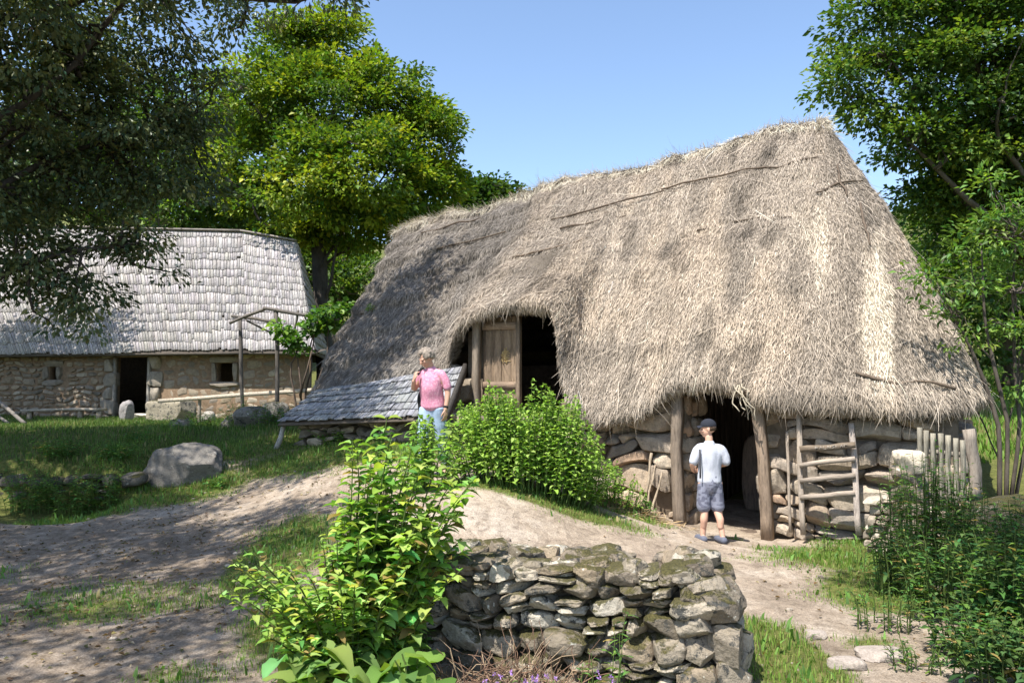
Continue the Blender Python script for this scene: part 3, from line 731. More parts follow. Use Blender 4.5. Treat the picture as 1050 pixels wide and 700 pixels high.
bs(bx0, a1, -.5, hgt + .1); bs(a1, c1, -.5, z10); bs(a1, c1, z11, hgt + .1); bs(c1, d0, -.5, hgt + .1); bs(d0, d1, dt, hgt + .1)
bs(d1, a2, -.5, hgt + .1); bs(a2, c2, -.5, z20); bs(a2, c2, z21, hgt + .1); bs(c2, bx1, -.5, hgt + .1)
bs(bx0, bx1 - 2.9, -.5, hgt + .1, 5.4, 6); bs(bx0, bx0 + .6, -.5, hgt + .12, .24, 5.4)
q = np.array([[bx1 - .003, .24], [bx1 - .4, .24], [bx1 - 3.3, 5.98], [bx1 - 2.9, 5.98]]); mb.add(np.r_[np.c_[q, [-.5] * 4], np.c_[q, [hgt + .1] * 4]], np.array([[0, 1, 2, 3], [7, 6, 5, 4], [0, 4, 5, 1], [1, 5, 6, 2], [2, 6, 7, 3], [3, 7, 4, 0]]), MC)
mb.build('clay_wall', M['mortar'], barn)
for x, nm in ((d0 + .03, 'door_frame'), (d1 - .03, 'door_frame')):
    mb = MB(); plankm(mb, (x, .0, -.1), (x, .0, dt), .08, .12, up=(1, 0, 0), col=(.30, .28, .25)); mb.build(nm, M['wood'], barn)
mb = MB(); plankm(mb, (d0 - .35, -.06, dt + .10), (d1 + .3, -.06, dt + .09), .13, .12, col=(.34, .28, .21)); mb.build('lintel', M['woodx'], barn)
r_ll, r_lr = np.array([bx0 - .3, -.45, hgt - .02]), bw_(323, 359, -.45)
r_ul, r_um, r_ur = bw_(-260, 226, 2.9), bw_(248, 238, 2.9), bw_(303, 248, 2.9)
xm = bw_(255, 363, -.45); r_lm = np.array([xm[0], -.45, hgt - .03]); r_lr[2] = hgt - .06
mb = MB(); shingles(mb, (r_ll, r_lm, r_um, r_ul), 14, .075, .015, 1, (.42, .40, .39), uneven=.055); shingles(mb, (r_lm, r_lr, r_ur, r_um), 14, .075, .015, 2, (.42, .40, .39), uneven=.055)
rb = np.array([r_lr[0] - 2.9, 6.4, hgt]); shingles(mb, (r_lr, rb, r_ur + [0, .1, 0], r_ur), 15, .2, .022, 3, (.45, .43, .42))
rb2 = np.array([r_ll[0], 6.4, hgt]); shingles(mb, (rb, rb2, r_ul + [0, .1, 0], r_ur + [0, .1, 0]), 15, .3, .022, 4, (.45, .43, .42))
mb.build('shingle_roof', M['shingle'], barn)
mb = MB()
for q in ((r_ll, r_lm, r_um, r_ul), (r_lm, r_lr, r_ur, r_um), (r_lr, rb, r_ur + [0, .1, 0], r_ur), (rb, rb2, r_ul + [0, .1, 0], r_ur + [0, .1, 0])):
    patch(mb, q, np.array([0, 0, -.04]), np.array([0, 0, -.10]), (.10, .085, .07))
q = np.array([r_ll, r_lr]); q2 = np.array([[r_ll[0], .3, hgt + .05], [r_lr[0], .3, hgt + .05]])
mb.add(np.r_[q - [0, 0, .05], q2[::-1] - [0, 0, .02]], np.array([[0, 1, 2, 3]]), (.10, .085, .07))
mb.build('roof_boards', M['woodx'], barn)
mb = MB(); plankm(mb, r_ul + [0, 0, .04], r_um + [0, 0, .04], .05, .22, col=(.30, .27, .24), seg=20, jit=.01); plankm(mb, r_um + [0, 0, .04], r_ur + [0, 0, .05], .05, .22, col=(.30, .27, .24)); mb.build('ridge_board', M['woodx'], barn)
# ============================================================ yard objects
def onG(px, py, Y0=None):
    "ground point seen at a measured photo position"
    d = ray(px, py); lo, hi = 3.0, 40.0; t = np.arange(lo, hi, .05); P = EYE + d * (t / d[1])[:, None]
    z = gz(P[:, 0], P[:, 1]); k = np.argmax(P[:, 2] <= z) if (P[:, 2] <= z).any() else len(t) - 1
    return np.array([P[k, 0], P[k, 1], z[k]])
def rock(name, label, base, size, seed, mat='boulder', col=(.36, .33, .29), cat='rock', rz=0, k=3.0, amp=.16, n=20, sink=.15, group=None):
    V, Q = stone((0, 0, size[2] / 2 - sink * size[2]), size, n, k, amp, 1.3, rot=rotz(rz), seed=seed)
    V = V + .02 * fbm(V * 6, 3, seed)[:, None] * nrm(V)
    o = MB().add(V, Q, col).build(name, M[mat], None, True); o.location = tuple(float(q) for q in base); return tag(o, label, cat, group)
# --- foreground dry stone wall
w0, w1 = at(437, 690, 4.75), at(752, 690, 4.2); w0[2] = G(w0[0], w0[1]); w1[2] = G(w1[0], w1[1])
wa = math.atan2(w1[1] - w0[1], w1[0] - w0[0]); wl = np.linalg.norm((w1 - w0)[:2])
wall = thing('dry_stone_wall', 'short mossy dry stone wall in the foreground, its far top stones sunlit', 'stone wall', w0, wa)
WC = [(.31, .265, .205), (.36, .315, .25), (.24, .20, .155), (.46, .42, .345), (.31, .25, .18), (.20, .17, .13)]
mb = MB(); top = lambda x: .62 + .04 * math.sin(x * 5)
z = -.1; r = 0
while z < .53:
    h = U(.085, .145); x = -.02 - U(0, .1)
    while x < wl - .30:
        w_ = U(.10, .24)
        cells = [(x, z, w_, h)]
        if w_ < .2 and U(0, 1) < .4: cells = [(x, z, w_, h * .5), (x, z + h * .5, w_, h * .5)]
        for a, c, ww, hh in cells:
            V, Q = stone((a + ww / 2, .11 + U(-.05, .03), c + hh / 2), (ww * U(.98, 1.08), U(.20, .28), hh * U(.98, 1.15)), 12, 3.6, .17, 1.7, rot=roty(U(-.2, .2)) @ rotz(U(-.25, .25)), cuts=7, cmin=.78)
            wv = np.stack([fbm(V * 3, 2, 60), 0 * V[:, 0], fbm(V * 2.5, 2, 61)], 1) * .07
            V = V + wv + .006 * fbm(V * 40, 3, 4)[:, None] * nrm(V - V.mean(0))
            mb.add(V, Q, np.array(WC[int(U(0, 6))]) * U(.75, 1.15))
        x += w_ * .985
    z += h * .97; r += 1
# rear face and hearting
for k in range(70):
    mb.add(*stone((U(-.02, wl - .1), U(.33, .62), U(-.05, .50)), (U(.18, .34), U(.16, .28), U(.11, .17)), 7, 3.5, .15, rot=rotz(U(0, 3))), np.array(WC[int(U(0, 6))]) * U(.6, 1.0))
# cap stones, irregular
for k in range(70):
    mb.add(*stone((U(-.05, wl - .12), U(.06, .62), .53 + U(-.02, .06)), (U(.09, .27), U(.10, .22), U(.07, .13)), 12, 4, .22, 1.6, rot=rotz(U(0, 3)) @ roty(U(-.2, .2)), cuts=8, cmin=.74), np.array(WC[int(U(0, 6))]) * U(.8, 1.15))
for k in range(9):
    mb.add(*stone((wl - .26 + .07 * math.sin(k * 2), .1 + .06 * k, .57 + U(.0, .05)), (U(.11, .20), U(.12, .18), U(.08, .13)), 12, 4, .2, 1.4, rot=rotz(U(0, 3)), cuts=12, cmin=.62), np.array(WC[int(U(0, 6))]) * U(.8, 1.1))
mb.build('stones', M['mossy'], wall, True)
mb = MB()   # tall end stones
for (x, y, z, sx, sy, sz, t_) in [(wl - .19, .07, .02, .24, .24, .24, .1), (wl - .02, .12, .03, .22, .26, .28, 0), (wl - .18, .06, .20, .2, .24, .17, -.1), (wl - .04, .12, .25, .2, .26, .24, .08), (wl - .20, .07, .35, .2, .22, .15, .1), (wl - .07, .10, .44, .2, .24, .18, .15), (wl - .19, .08, .49, .19, .22, .15, -.1), (wl - .02, .38, .12, .24, .28, .36, 0), (wl - .05, .38, .40, .22, .28, .24, .05), (wl - .06, .60, .20, .22, .24, .5, .02)]:
    V, Q = stone((x, y, z), (sx, sy, sz), 20, 5, .2, 1.8, rot=roty(-t_), cuts=14, cmin=.66); V = V + .006 * fbm(V * 40, 3, 4)[:, None] * nrm(V - V.mean(0))
    mb.add(V, Q, np.array(WC[int(U(0, 6))]) * .85)
mb.build('end_stones', M['mossy'], wall, True)
mb = MB(); mb.add(*boxm((wl / 2, .34, .18), (wl - .2, .42, .62)), (.10, .085, .065)); mb.build('earth_core', M['mortar'], wall)

# --- boulder, rocks
b0 = onG(182, 499); rock('boulder', 'large smooth grey boulder beside the path', b0 + [0, .25, 0], (.98, .72, .66), 44, col=(.19, .175, .155), cat='boulder', k=4, amp=.2)
p = at(130, 434, 20.5); p[2] = G(p[0], p[1]); rock('standing_stone', 'small pointed grey stone standing upright before the barn doorway', p, (.36, .3, .62), 12, col=(.30, .28, .27), cat='stone', k=2.6)
p = at(148, 432, 21.9); p[2] = G(p[0], p[1]); rock('threshold_slab', 'pale flat stone slab lying at the barn doorway', p, (.75, .5, .16), 5, 'stone', (.62, .56, .47), 'slab', k=7, amp=.05, n=7)
p = at(172, 430, 20.3); p[2] = G(p[0], p[1]); tr = rock('stone_trough', 'mossy rectangular stone block by the barn with a pale left end', p + [.1, 0, 0], (1.15, .6, .62), 25, 'mossy', (.33, .29, .22), 'trough', k=7, amp=.05)
p = at(213, 432, 19.5); p[2] = G(p[0], p[1]); rock('rock', 'small rounded pale stone right of the mossy trough', p, (.34, .3, .32), 6, n=7)
rg = 'rocks in the grass beyond the path'
for (px, py, Y, s, sd, lb) in [(262, 448, 15.0, (.8, .6, .5), 31, 'dark mossy rock in shade just left of the lean-to'), (240, 446, 15.6, (.5, .5, .36), 32, 'smaller mossy rock at the left end of the shaded rocks beside the lean-to'), (281, 441, 15.6, (.55, .5, .55), 33, 'upright grey rock touching the left corner of the lean-to'),
                               (186, 446, 16, (.45, .4, .3), 34, 'low stone in the grass behind the big boulder')]:
    p = at(px, py, Y); p[2] = G(p[0], p[1]); rock('rock', lb, p, s, sd, 'mossy', (.20, .185, .16), n=12, group=rg)
p = at(1032, 520, 7.4); p[2] = G(p[0], p[1]); rock('mossy_rock', 'big dark mossy rock hump at the right edge behind the weeds', p + [.1, .0, .0], (1.15, .8, .80), 77, 'mossy', (.07, .062, .045), 'rock', k=2.6, rz=.3)
rg = 'flat stones on the dirt at the bottom right'
for i, (px, py, s, lb) in enumerate([(905, 676, (.3, .2, .07), 'largest flat stone half buried in the dirt at the bottom right'), (868, 684, (.2, .13, .06), 'narrow flat stone left of the largest one in the dirt'), (835, 655, (.16, .12, .05), 'small flat stone on the shaded dirt right of the wall end')]):
    p = onG(px, py); rock('flat_stone', lb, p, s, 50 + i, 'stone', (.36, .31, .27), 'stone', n=7, k=4, group=rg)
# --- low retaining wall at the left bank
p0, p1 = at(-40, 515, 10.9), at(133, 510, 10.95); a0 = math.atan2(p1[1] - p0[1], p1[0] - p0[0]); p0[2] = G(p0[0], p0[1] - .15)
rw = thing('retaining_wall', 'low dark overgrown stone wall holding the grassy bank at the left', 'stone wall', p0, a0)
mb = MB(); masonry(mb, 0, np.linalg.norm((p1 - p0)[:2]), -.15, .24, lambda x, z, w_, h: U(0, 1) < .8, (.09, .2), (.12, .42), .28, -.05, [(.12, .11, .09), (.09, .08, .065), (.16, .145, .12)], seed=21, k=3.2, amp=.16, n=7, bulge=.06)
mb.build('stones', M['mossy'], rw, True)
# --- rubble garden wall at the right, in front of the picket gate
p0 = at(893, 548, 8.35); p0[2] = G(p0[0], p0[1]); gw = thing('rubble_wall', 'low crumbling wall of small pale stones between the ladder gate and the picket gate', 'stone wall', p0, math.radians(-35))
mb = MB()
masonry(mb, 0, .55, -.1, .62, lambda x, z, w_, h: z < .62 - .12 * x, (.07, .13), (.08, .2), .2, 0, [(.34, .29, .23), (.42, .37, .30), (.26, .22, .17)], seed=22, k=3.2, amp=.16, n=7, bulge=.05, gap=.004)
for k in range(14): mb.add(*stone((U(0, .55), U(.08, .25), U(.1, .55)), (.18, .16, .13), 5, 3.2, .16), (.36, .31, .25))
mb.add(*boxm((.28, .17, .2), (.46, .16, .62)), (.10, .085, .065))
mb.build('stones', M['stone'], gw, True)
p = at(930, 500, 7.95); p[2] = G(p[0], p[1]); o = thing('gate_pillar', 'rough stacked stone pillar with one bright sunlit block on top, left of the picket gate', 'pillar', p); mb = MB(); z = -.1
while z < .82:
    h = U(.13, .24); mb.add(*stone((U(-.03, .03), U(-.02, .03), z + h / 2), (U(.26, .34), .26, h * 1.03), 12, 5, .15, cuts=9), np.array((.23, .19, .145)) * U(.8, 1.2)); z += h
mb.build('stones', M['mossy'], o, True)
V, Q = stone((0.01, -.01, .96), (.27, .25, .24), 12, 5, .14, seed=8, cuts=9); o2 = MB().add(V, Q, (.62, .54, .42)).build('top_block', M['stone'], o, True)
# --- wooden ladder-like gate leaning on the wall
def hw(px, py, off=-.30): return on_wall(px, py, off)
def hthing(nm, lb, cat, p): 
    q = to_world(np.array([p]))[0]; q[2] = G(q[0], q[1]); return thing(nm, lb, cat, q, HA), np.array([p[0], p[1], q[2]])
gt, o0 = hthing('wooden_gate', 'old wooden hurdle gate with four rails propped against the stone wall', 'gate', hw(850, 545))
GW = (.34, .29, .24)
def gpart(nm, a, c, w_, t, mat='wood', col=GW, up=(1, 0, 0), seed=0, par=None, org=None, jit=.005, rnd=False):
    mb = MB(); P = bent(a - org, c - org, 8, jit * 4, seed); mb.add(*tube(P, np.array([[w_ / 2, t / 2]]).repeat(8, 0), 8 if rnd else 4, ref=up, jit=jit, seed=seed), np.array(col) * U(.85, 1.15))
    return mb.build(nm, M[mat], par, rnd)
gpart('upright', hw(824, 548), hw(819, 418, -.16), .055, .05, par=gt, org=o0, seed=1)
gpart('upright', hw(881, 549, -.34), hw(873, 434, -.18), .06, .06, par=gt, org=o0, seed=2, col=(.40, .35, .31))
for k, (ya, yb, c) in enumerate([(461, 456, (.17, .135, .10)), (477, 470, GW), (493, 487, GW), (510, 505, GW)]):
    gpart('rail', hw(820, ya, -.30 + .03 * k * 0), hw(877, yb, -.31), .055 if k else .07, .035, 'woodx', c, (0, 0, 1), 3 + k, gt, o0)
# carved marks on the top rail (shallow pale cuts)
mb = MB(); A_, B_ = hw(836, 459.3, -.335) - o0, hw(870, 456.8, -.335) - o0
glyph = [[(0, 0), (0, 1), (.6, .6), (0, .4)], [(0, 0), (.3, 1), (.6, 0)], [(0, 1), (0, 0), (.6, 0)], [(0, 0), (0, 1), (.6, 0), (.6, 1)], [(.6, 1), (0, .8), (.6, .3), (0, 0)], [(0, 0), (0, 1)], [(0, 0), (.3, 1), (.6, 0)], [(0, 0), (0, 1), (.6, 1)]]
for k, g in enumerate(glyph):
    for a, c in zip(g[:-1], g[1:]):
        f = lambda q: A_ + (B_ - A_) * ((k + q[0] * 1.1) / len(glyph)) + np.array([0, 0, (q[1] - .5) * .034])
        mb.add(*tube([f(a), (f(a) + f(c)) / 2, f(c)], .0028, 4), (.42, .38, .33))
mb.build('carved_marks', M['wood'], gt)
st, o1 = hthing('leaning_pole', 'thin straight pole leaning on the wall just left of the hurdle gate', 'pole', hw(810, 543, -.28))
gpart('shaft', hw(811, 546, -.28), hw(807, 442, -.14), .036, .036, par=st, org=o1, rnd=True, jit=.004, col=(.38, .32, .26))
sg = 'crooked sticks leaning left of the doorway'
for k, (a, c, r, lb) in enumerate([((660, 520), (668, 464), .035, 'pale crooked stick leaning left of the doorway, leftmost of the trio'), ((668, 532), (679, 484), .032, 'shorter crooked stick nearest the doorway post on its left side'), ((665, 528), (672, 476), .026, 'thin middle stick of the crooked trio left of the doorway')]):
    st, o1 = hthing('stick', lb, 'stick', hw(a[0], a[1], -.3)); st['group'] = sg
    gpart('shaft', hw(*a, -.30), hw(*c, -.14), r, r, par=st, org=o1, rnd=True, jit=.014, seed=10 + k, col=(.42, .34, .25))
# --- picket gate
pg0 = at(968, 520, 8.05); pg0[2] = G(pg0[0], pg0[1]); pk = thing('picket_gate', 'small gate of rounded grey wooden pickets half hidden in tall weeds', 'gate', pg0)
for k, (px, tp) in enumerate([(943, 438), (949.5, 441), (956.5, 444), (964.5, 444), (972, 446), (980, 449), (987, 451)]):
    a, c = at(px + 1, 522, 8.05 - .02 * k), at(px, tp, 8.05 - .02 * k)
    gpart('picket', a, c, .044, .022, col=(.27, .25, .20), par=pk, org=pg0, seed=20 + k, jit=.003)
for yy in (462, 506): gpart('cross_rail', at(940, yy, 8.09), at(990, yy + 4, 7.95), .05, .03, 'woodx', (.30, .27, .22), (0, 0, 1), 30, pk, pg0)
p = at(1000, 505, 8.1); p[2] = G(p[0], p[1]); bpst = thing('gate_post', 'broad grey slanted board post at the right end of the picket gate', 'post', p)
gpart('board', at(1003, 512, 8.1), at(993, 440, 8.1), .11, .04, col=(.36, .31, .26), par=bpst, org=p, seed=40)
# --- bench, poles by the barn
bn = at(70, 430, 21.6); bn[2] = G(bn[0], bn[1]); bench = thing('plank_bench', 'low weathered plank bench standing against the barn wall', 'bench', bn)
gpart('seat', at(26, 420.5, 21.7), at(106, 419.5, 21.3), .06, .34, 'woodx', (.40, .35, .28), (0, 0, 1), 1, bench, bn)
for px in (31, 83, 102):
    a = at(px, 421, 21.6 - (px - 26) * .005); c = a.copy(); c[2] = G(a[0], a[1]) - .03; gpart('leg', c, a, .12, .09, col=(.30, .26, .2), par=bench, org=bn)
for k, (a, c, r, lb) in enumerate([((-6, 408), (26, 433), .09, 'dark round timber pole leaning in the grass at the left edge'), ((-14, 418), (9, 436), .07, 'shorter timber pole under the leaning one at the left edge')]):
    A_, B_ = at(*a, 19.2), at(*c, 18.8); g = np.array([B_[0], B_[1], G(B_[0], B_[1])]); B_[2] = g[2] + .03; t_ = thing('timber_pole', lb, 'pole', g, 0, 'timber poles at the left edge'); gpart('shaft', A_, B_, r, r, par=t_, org=g, rnd=True, col=(.20, .18, .16), seed=k + 4)
# --- pergola frame with vine
pp0 = at(283, 440, 17.0); pp0[2] = G(pp0[0], pp0[1]); per = thing('pergola', 'rough pole frame of a pergola in front of the right end of the barn', 'pergola', pp0)
PC = (.15, .135, .12)
def pgp(nm, a, c, r, Ya=17., Yb=17., s=0): gpart(nm, at(*a, Ya), at(*c, Yb), r, r, par=per, org=pp0, rnd=True, col=PC, seed=s, jit=.008)
pgp('post', (250, 438), (246, 325), .085, 17.3, 17.3, 1); pgp('post', (285, 446), (283, 316), .09, 16.6, 16.6, 2); pgp('post', (282, 436), (285, 372), .05, 17.2, 17.1, 3)
pgp('beam', (236, 331), (273, 316), .07, 17.2, 16.7, 4); pgp('beam', (238, 324), (282, 330), .07, 17.4, 16.9, 5); pgp('beam', (270, 316), (348, 328), .07, 16.6, 16.4, 6); pgp('beam', (252, 328), (276, 340), .045, 17.2, 17.6, 7)
pgp('beam', (300, 345), (306, 318), .05, 16.6, 16.5, 8)
p = at(245, 412, 18.3); p[2] = G(p[0], p[1]); rl_ = thing('low_rail', 'long pale wooden rail laid low behind the pergola posts', 'rail', p)
gpart('bar', at(163, 411, 19.4), at(332, 399, 17.4), .09, .07, 'woodx', (.42, .37, .30), (0, 0, 1), 5, rl_, p)
for px, Y_ in ((205, 18.95), (318, 17.6)):
    a = at(px, 406 - (px - 205) * .05, Y_); c = a.copy(); c[2] = G(a[0], a[1]) - .05; gpart('support', c, a, .08, .08, par=rl_, org=p, rnd=True)

# ============================================================ trees
def crown(name, parent, org, lobes, nclump, per, leaf, cols, seed, mat='leaf', flat=.45, cr=(.35, .7), droop=0., shell=.6, lw=.62, keep=None):
    "lobes: (x,y,z,rx,ry,rz); clumps near the shell of each lobe; every clump is a spray of leaves"
    global rng; keep_r = rng; rng = np.random.default_rng(seed)
    Lb = np.array(lobes, float); vol = (Lb[:, 3] * Lb[:, 4] * Lb[:, 5]) ** (2 / 3)
    k = rng.choice(len(Lb), nclump, p=vol / vol.sum()); d = rdir(nclump); r = U(shell ** 3, 1.05, nclump) ** (1 / 3)
    Cc = Lb[k, :3] + d * r[:, None] * Lb[k, 3:]
    Cc = Cc + .25 * Lb[k, 3:4] * np.stack([fbm(Cc * .5, 2, s) for s in (1, 2, 3)], 1)
    if keep is not None: m_ = keep(Cc); Cc = Cc[m_]; d = d[m_]
    n = len(Cc); rad = U(*cr, n); ccol = np.array([cols[i] for i in rng.integers(0, len(cols), n)])
    reps = np.maximum(8, (per * (rad / np.mean(cr)) ** 1.6).astype(int)); ii = np.repeat(np.arange(n), reps); N = len(ii)
    o = rdir(N) * (U(0, 1, N) ** .5)[:, None]; o[:, 2] *= flat
    out = nrm(d[ii] + rng.normal(size=(N, 3)) * .0)
    P = Cc[ii] + o * rad[ii][:, None]; P[:, 2] -= (o[:, 0] ** 2 + o[:, 1] ** 2) * rad[ii] * (.15 + droop)
    A = nrm(o * 1.2 + out * .5 + rdir(N) * .7 + [0, 0, -.25 - droop]); Nn_ = nrm(rdir(N) * .75 + [0, 0, 1.0] + out * .3)
    c = ccol[ii] * np.exp(rng.normal(size=(N, 1)) * .22) * (1 + .0 * o[:, :1]); hue = rng.normal(size=N) * .10
    c = np.clip(c * np.stack([1 + hue * 1.8, 1 + hue * .4, 1 - hue], 1), .003, .6)
    L = leaf * U(.65, 1.35, N); mb = MB(); V, T, c4 = leaves(P - org, L, A, Nn_, lw, .25, c); mb.add(V, T, c4)
    o_ = mb.build(name, M[mat], parent); rng = keep_r
    return Cc
def limbs(name, parent, org, base, fork, clumps, r0, seed, nmain=7, ntwig=160, col=(.10, .085, .065), thin=1.):
    "trunk from base to fork, main limbs to clump groups, twigs to clumps"
    r = np.random.default_rng(seed); mb = MB(); base = np.asarray(base, float); fork = np.asarray(fork, float)
    P = bent(base, fork, 12, .35, seed); mb.add(*tube(P - org, np.linspace(r0 * 1.25, r0 * .75, 12), 12, jit=r0 * .2, seed=seed), np.array(col))
    sel = r.choice(len(clumps), min(nmain, len(clumps)), replace=False); ends = []
    for s in sel:
        e = clumps[s]; st = P[r.integers(5, 12)]; q = bent(st, e, 10, .9, s); q[:, 2] -= 0 * q[:, 2]
        mb.add(*tube(q - org, np.linspace(r0 * .42 * thin, .02, 10), 7, jit=.01, seed=s), np.array(col)); ends.append(q)
    ends = np.concatenate(ends)
    for s in r.choice(len(clumps), min(ntwig, len(clumps)), replace=False):
        e = clumps[s]; k = np.argmin(np.linalg.norm(ends - e, axis=1)); q = bent(ends[k], e, 6, .25, s)
        mb.add(*tube(q - org, np.linspace(.03, .007, 6), 5, caps=False), np.array(col))
    return mb.build(name, M['bark'], parent, True)
GL = [(.085, .15, .018), (.11, .185, .022), (.065, .125, .018), (.14, .20, .022)]     # fresh sunny green
GD = [(.080, .110, .050), (.105, .135, .062), (.065, .092, .042), (.14, .165, .07)]   # dark oak green
GM = [(.055, .10, .022), (.04, .08, .018), (.075, .125, .024)]
def lob(pxs, Y, org=None):
    "lobes measured in the photo: (px, py, radius_px, depth offset)"
    r = []
    for px, py, rp_, dy in pxs:
        p = at(px, py, Y + dy); q = rp_ * (Y + dy) / F; r.append((*p, q, q * 1.05, q * .85))
    return r
def tree(nm, lb, base, fork, lobes, ncl, per, leaf, cols, seed, r0, mat='leaf', grp=None, **k):
    kw = {q: k.pop(q) for q in ('nmain', 'ntwig', 'col', 'thin') if q in k}
    t = thing(nm, lb, 'tree', base, 0, grp); org = np.asarray(base, float)
    cl = crown('crown', t, org, lobes, ncl, per, leaf, cols, seed, mat, **k); limbs('trunk', t, org, base, fork, cl, r0, seed, **kw); return t
# sunny maple behind the barn
Y = 27.; b0 = at(331, 400, Y); b0[2] = G(b0[0], b0[1])
tree('maple_tree', 'tall sunlit yellow-green tree rising behind the right end of the barn', b0, at(330, 190, Y),
     lob([(300, 60, 42, 0), (345, 55, 45, 1), (305, 30, 22, 0), (270, 95, 45, -1), (340, 110, 60, -1), (395, 100, 48, 0), (420, 150, 50, 0), (380, 180, 62, -2), (310, 180, 60, -2), (255, 170, 50, 0), (435, 200, 38, 0), (400, 225, 32, 1), (350, 225, 38, 0), (278, 218, 36, 0), (310, 225, 30, 0), (250, 120, 40, 1), (448, 178, 26, 0), (437, 118, 24, 0)], Y), 900, 76, .17, [(.15, .21, .02), (.18, .24, .025), (.09, .15, .02), (.23, .27, .025), (.06, .11, .018)], 101, .27, cr=(.3, .85), nmain=14, ntwig=260, shell=.55, flat=.48, thin=.5, col=(.07, .06, .05))
# distant trees
for k, (px, py, Y, L_, lb, ncl, cols) in enumerate([
    (494, 260, 33, [(480, 205, 22, 0), (505, 200, 24, 0), (528, 212, 22, 1), (500, 225, 34, 0), (465, 220, 25, 1), (540, 228, 20, 1)], 'small rounded tree showing just above the thatch ridge, right of the tall sunlit tree', 260, GM),
    (60, 330, 36, [(40, 170, 60, 0), (0, 120, 60, 0), (90, 120, 60, 2), (60, 200, 55, -2), (-40, 190, 60, 0)], 'mid green tree behind the barn ridge at the far left', 420, GM + GL[:1]),
    (170, 330, 38, [(150, 150, 60, 0), (200, 120, 55, 1), (180, 200, 60, -1), (230, 190, 45, 0), (120, 190, 45, 0)], 'broad green tree rising behind the middle of the barn ridge', 420, GM + GL[:2]),
    (345, 360, 40, [(330, 280, 38, 0), (365, 285, 35, 1), (300, 270, 40, 2), (345, 250, 40, 3)], 'leafy tree low behind the trunk of the tall sunlit tree', 240, GM + GL),
    (250, 360, 44, [(240, 250, 50, 0), (200, 240, 45, 0), (280, 220, 45, 0)], 'shaded tree filling the gap behind the barn roof right half', 240, GM)]):
    b0 = at(px, py, Y); b0[2] = G(b0[0], b0[1]); f_ = b0 + [0, 0, 3]
    tree('deciduous_tree', lb, b0, f_, lob(L_, Y), ncl, 46, .24, cols, 110 + k, .25, grp='trees beyond the barn', cr=(.5, 1.1), ntwig=40)
tree('walnut_tree', 'tree at the far left whose crown shades the left end of the barn roof', (-16.4, 18.6, G(-16.4, 18.6)), (-16.2, 18.8, 5), [(-15.3, 19.4, 7.6, 2.6, 2.4, 1.8), (-17.5, 18.5, 8.2, 2.6, 2.4, 1.8), (-16, 17, 7, 2.2, 2, 1.4)], 420, 60, .15, GD, 119, .3, 'leafdark', cr=(.4, .9))
# big tree behind the right of the house
Y = 17.5; b0 = np.array([13.2, 19., 0]); b0[2] = G(13.2, 19)
tree('hornbeam_tree', 'large dark green tree behind the right end of the thatched house', b0, b0 + [0, 0, 6],
     lob([(905, 30, 55, 0), (880, 80, 36, 0), (930, 90, 55, 0), (990, 60, 70, 0), (1050, 20, 70, 0), (960, -30, 70, 0), (1000, 130, 60, 0), (940, 140, 38, 0), (1050, 130, 70, 1), (1010, 200, 55, 1), (960, 195, 32, 1), (1080, 200, 60, 1), (1110, 80, 80, 0), (1070, -60, 90, 0), (975, 235, 26, 1)], Y),
     640, 100, .13, [(.07, .125, .025), (.05, .095, .02), (.10, .165, .03), (.14, .20, .03)], 131, .35, cr=(.3, .85), ntwig=260, nmain=14, shell=.6, flat=.36)
for k, (x, y, s, lb) in enumerate([(15.5, 25, 3.4, 'shaded tree beyond the house at the right photo edge, behind the sapling'), (20, 31, 4.2, 'farther tree beyond the sunny slope at the right edge'), (11.5, 27, 2.2, 'low leafy tree just behind the right roof slope')]):
    z = G(x, y); tree('deciduous_tree', lb, (x, y, z), (x, y, z + s), [(x, y, z + s * 1.3, s, s, s), (x + s * .5, y, z + s * .8, s * .7, s * .7, s * .6), (x - s * .5, y - .5, z + s * .9, s * .7, s * .7, s * .6)], 260, 46, .2, GM + GL[:1], 140 + k, .22, grp='trees beyond the house', cr=(.4, .9), ntwig=40)
# overhanging oak, foreground left
b0 = np.array([-10.2, 9.5, 0]); b0[2] = G(-10.2, 9.5)
oakl = lob([(30, 30, 70, -1), (100, 40, 60, 0), (165, 25, 44, 0), (60, 110, 70, 0), (140, 110, 62, 0), (200, 100, 44, .5), (20, 190, 60, 0), (95, 190, 55, .3), (165, 175, 50, .5), (200, 150, 34, 1), (232, 14, 22, .6), (268, 6, 14, 1),
            (45, 260, 42, -.5), (85, 300, 36, -.3), (68, 328, 16, -.3), (118, 250, 30, 0), (150, 262, 22, 0), (168, 282, 14, .1), (150, 240, 22, 0), (10, 280, 36, -.5), (90, 330, 16, -.3), (215, 195, 20, .8), (-40, 120, 90, -1), (-60, 230, 70, -1), (-30, -40, 110, -2), (90, -60, 100, -2), (210, -60, 70, -1)], 11.8)
oakl += [(-7.6, 6.6, 6.6, 1.7, 2., 1.1), (-7.4, 4.4, 7.2, 1.9, 2.0, 1.1), (-7.0, 5.6, 8.0, 1.0, 1.6, .9), (-9.5, 8.5, 8.4, 2.6, 2.6, 1.8), (-5.6, 8.2, 8.8, 1.3, 2.0, 1.0), (-9, 12.5, 7.5, 2.5, 2, 1.6), (-4.4, 10.9, 9.0, 1.1, 1.4, .8), (-3.4, 12.0, 8.2, .9, 1.0, .5), (-5.2, 4.6, 7.6, 1.1, 1.2, .7), (-5.0, 2.6, 7.5, 1.2, 1.3, .5), (-6.6, 2.4, 7.4, 1.3, 1.3, .6), (-4.5, 1.0, 7.6, .8, .8, .3)]
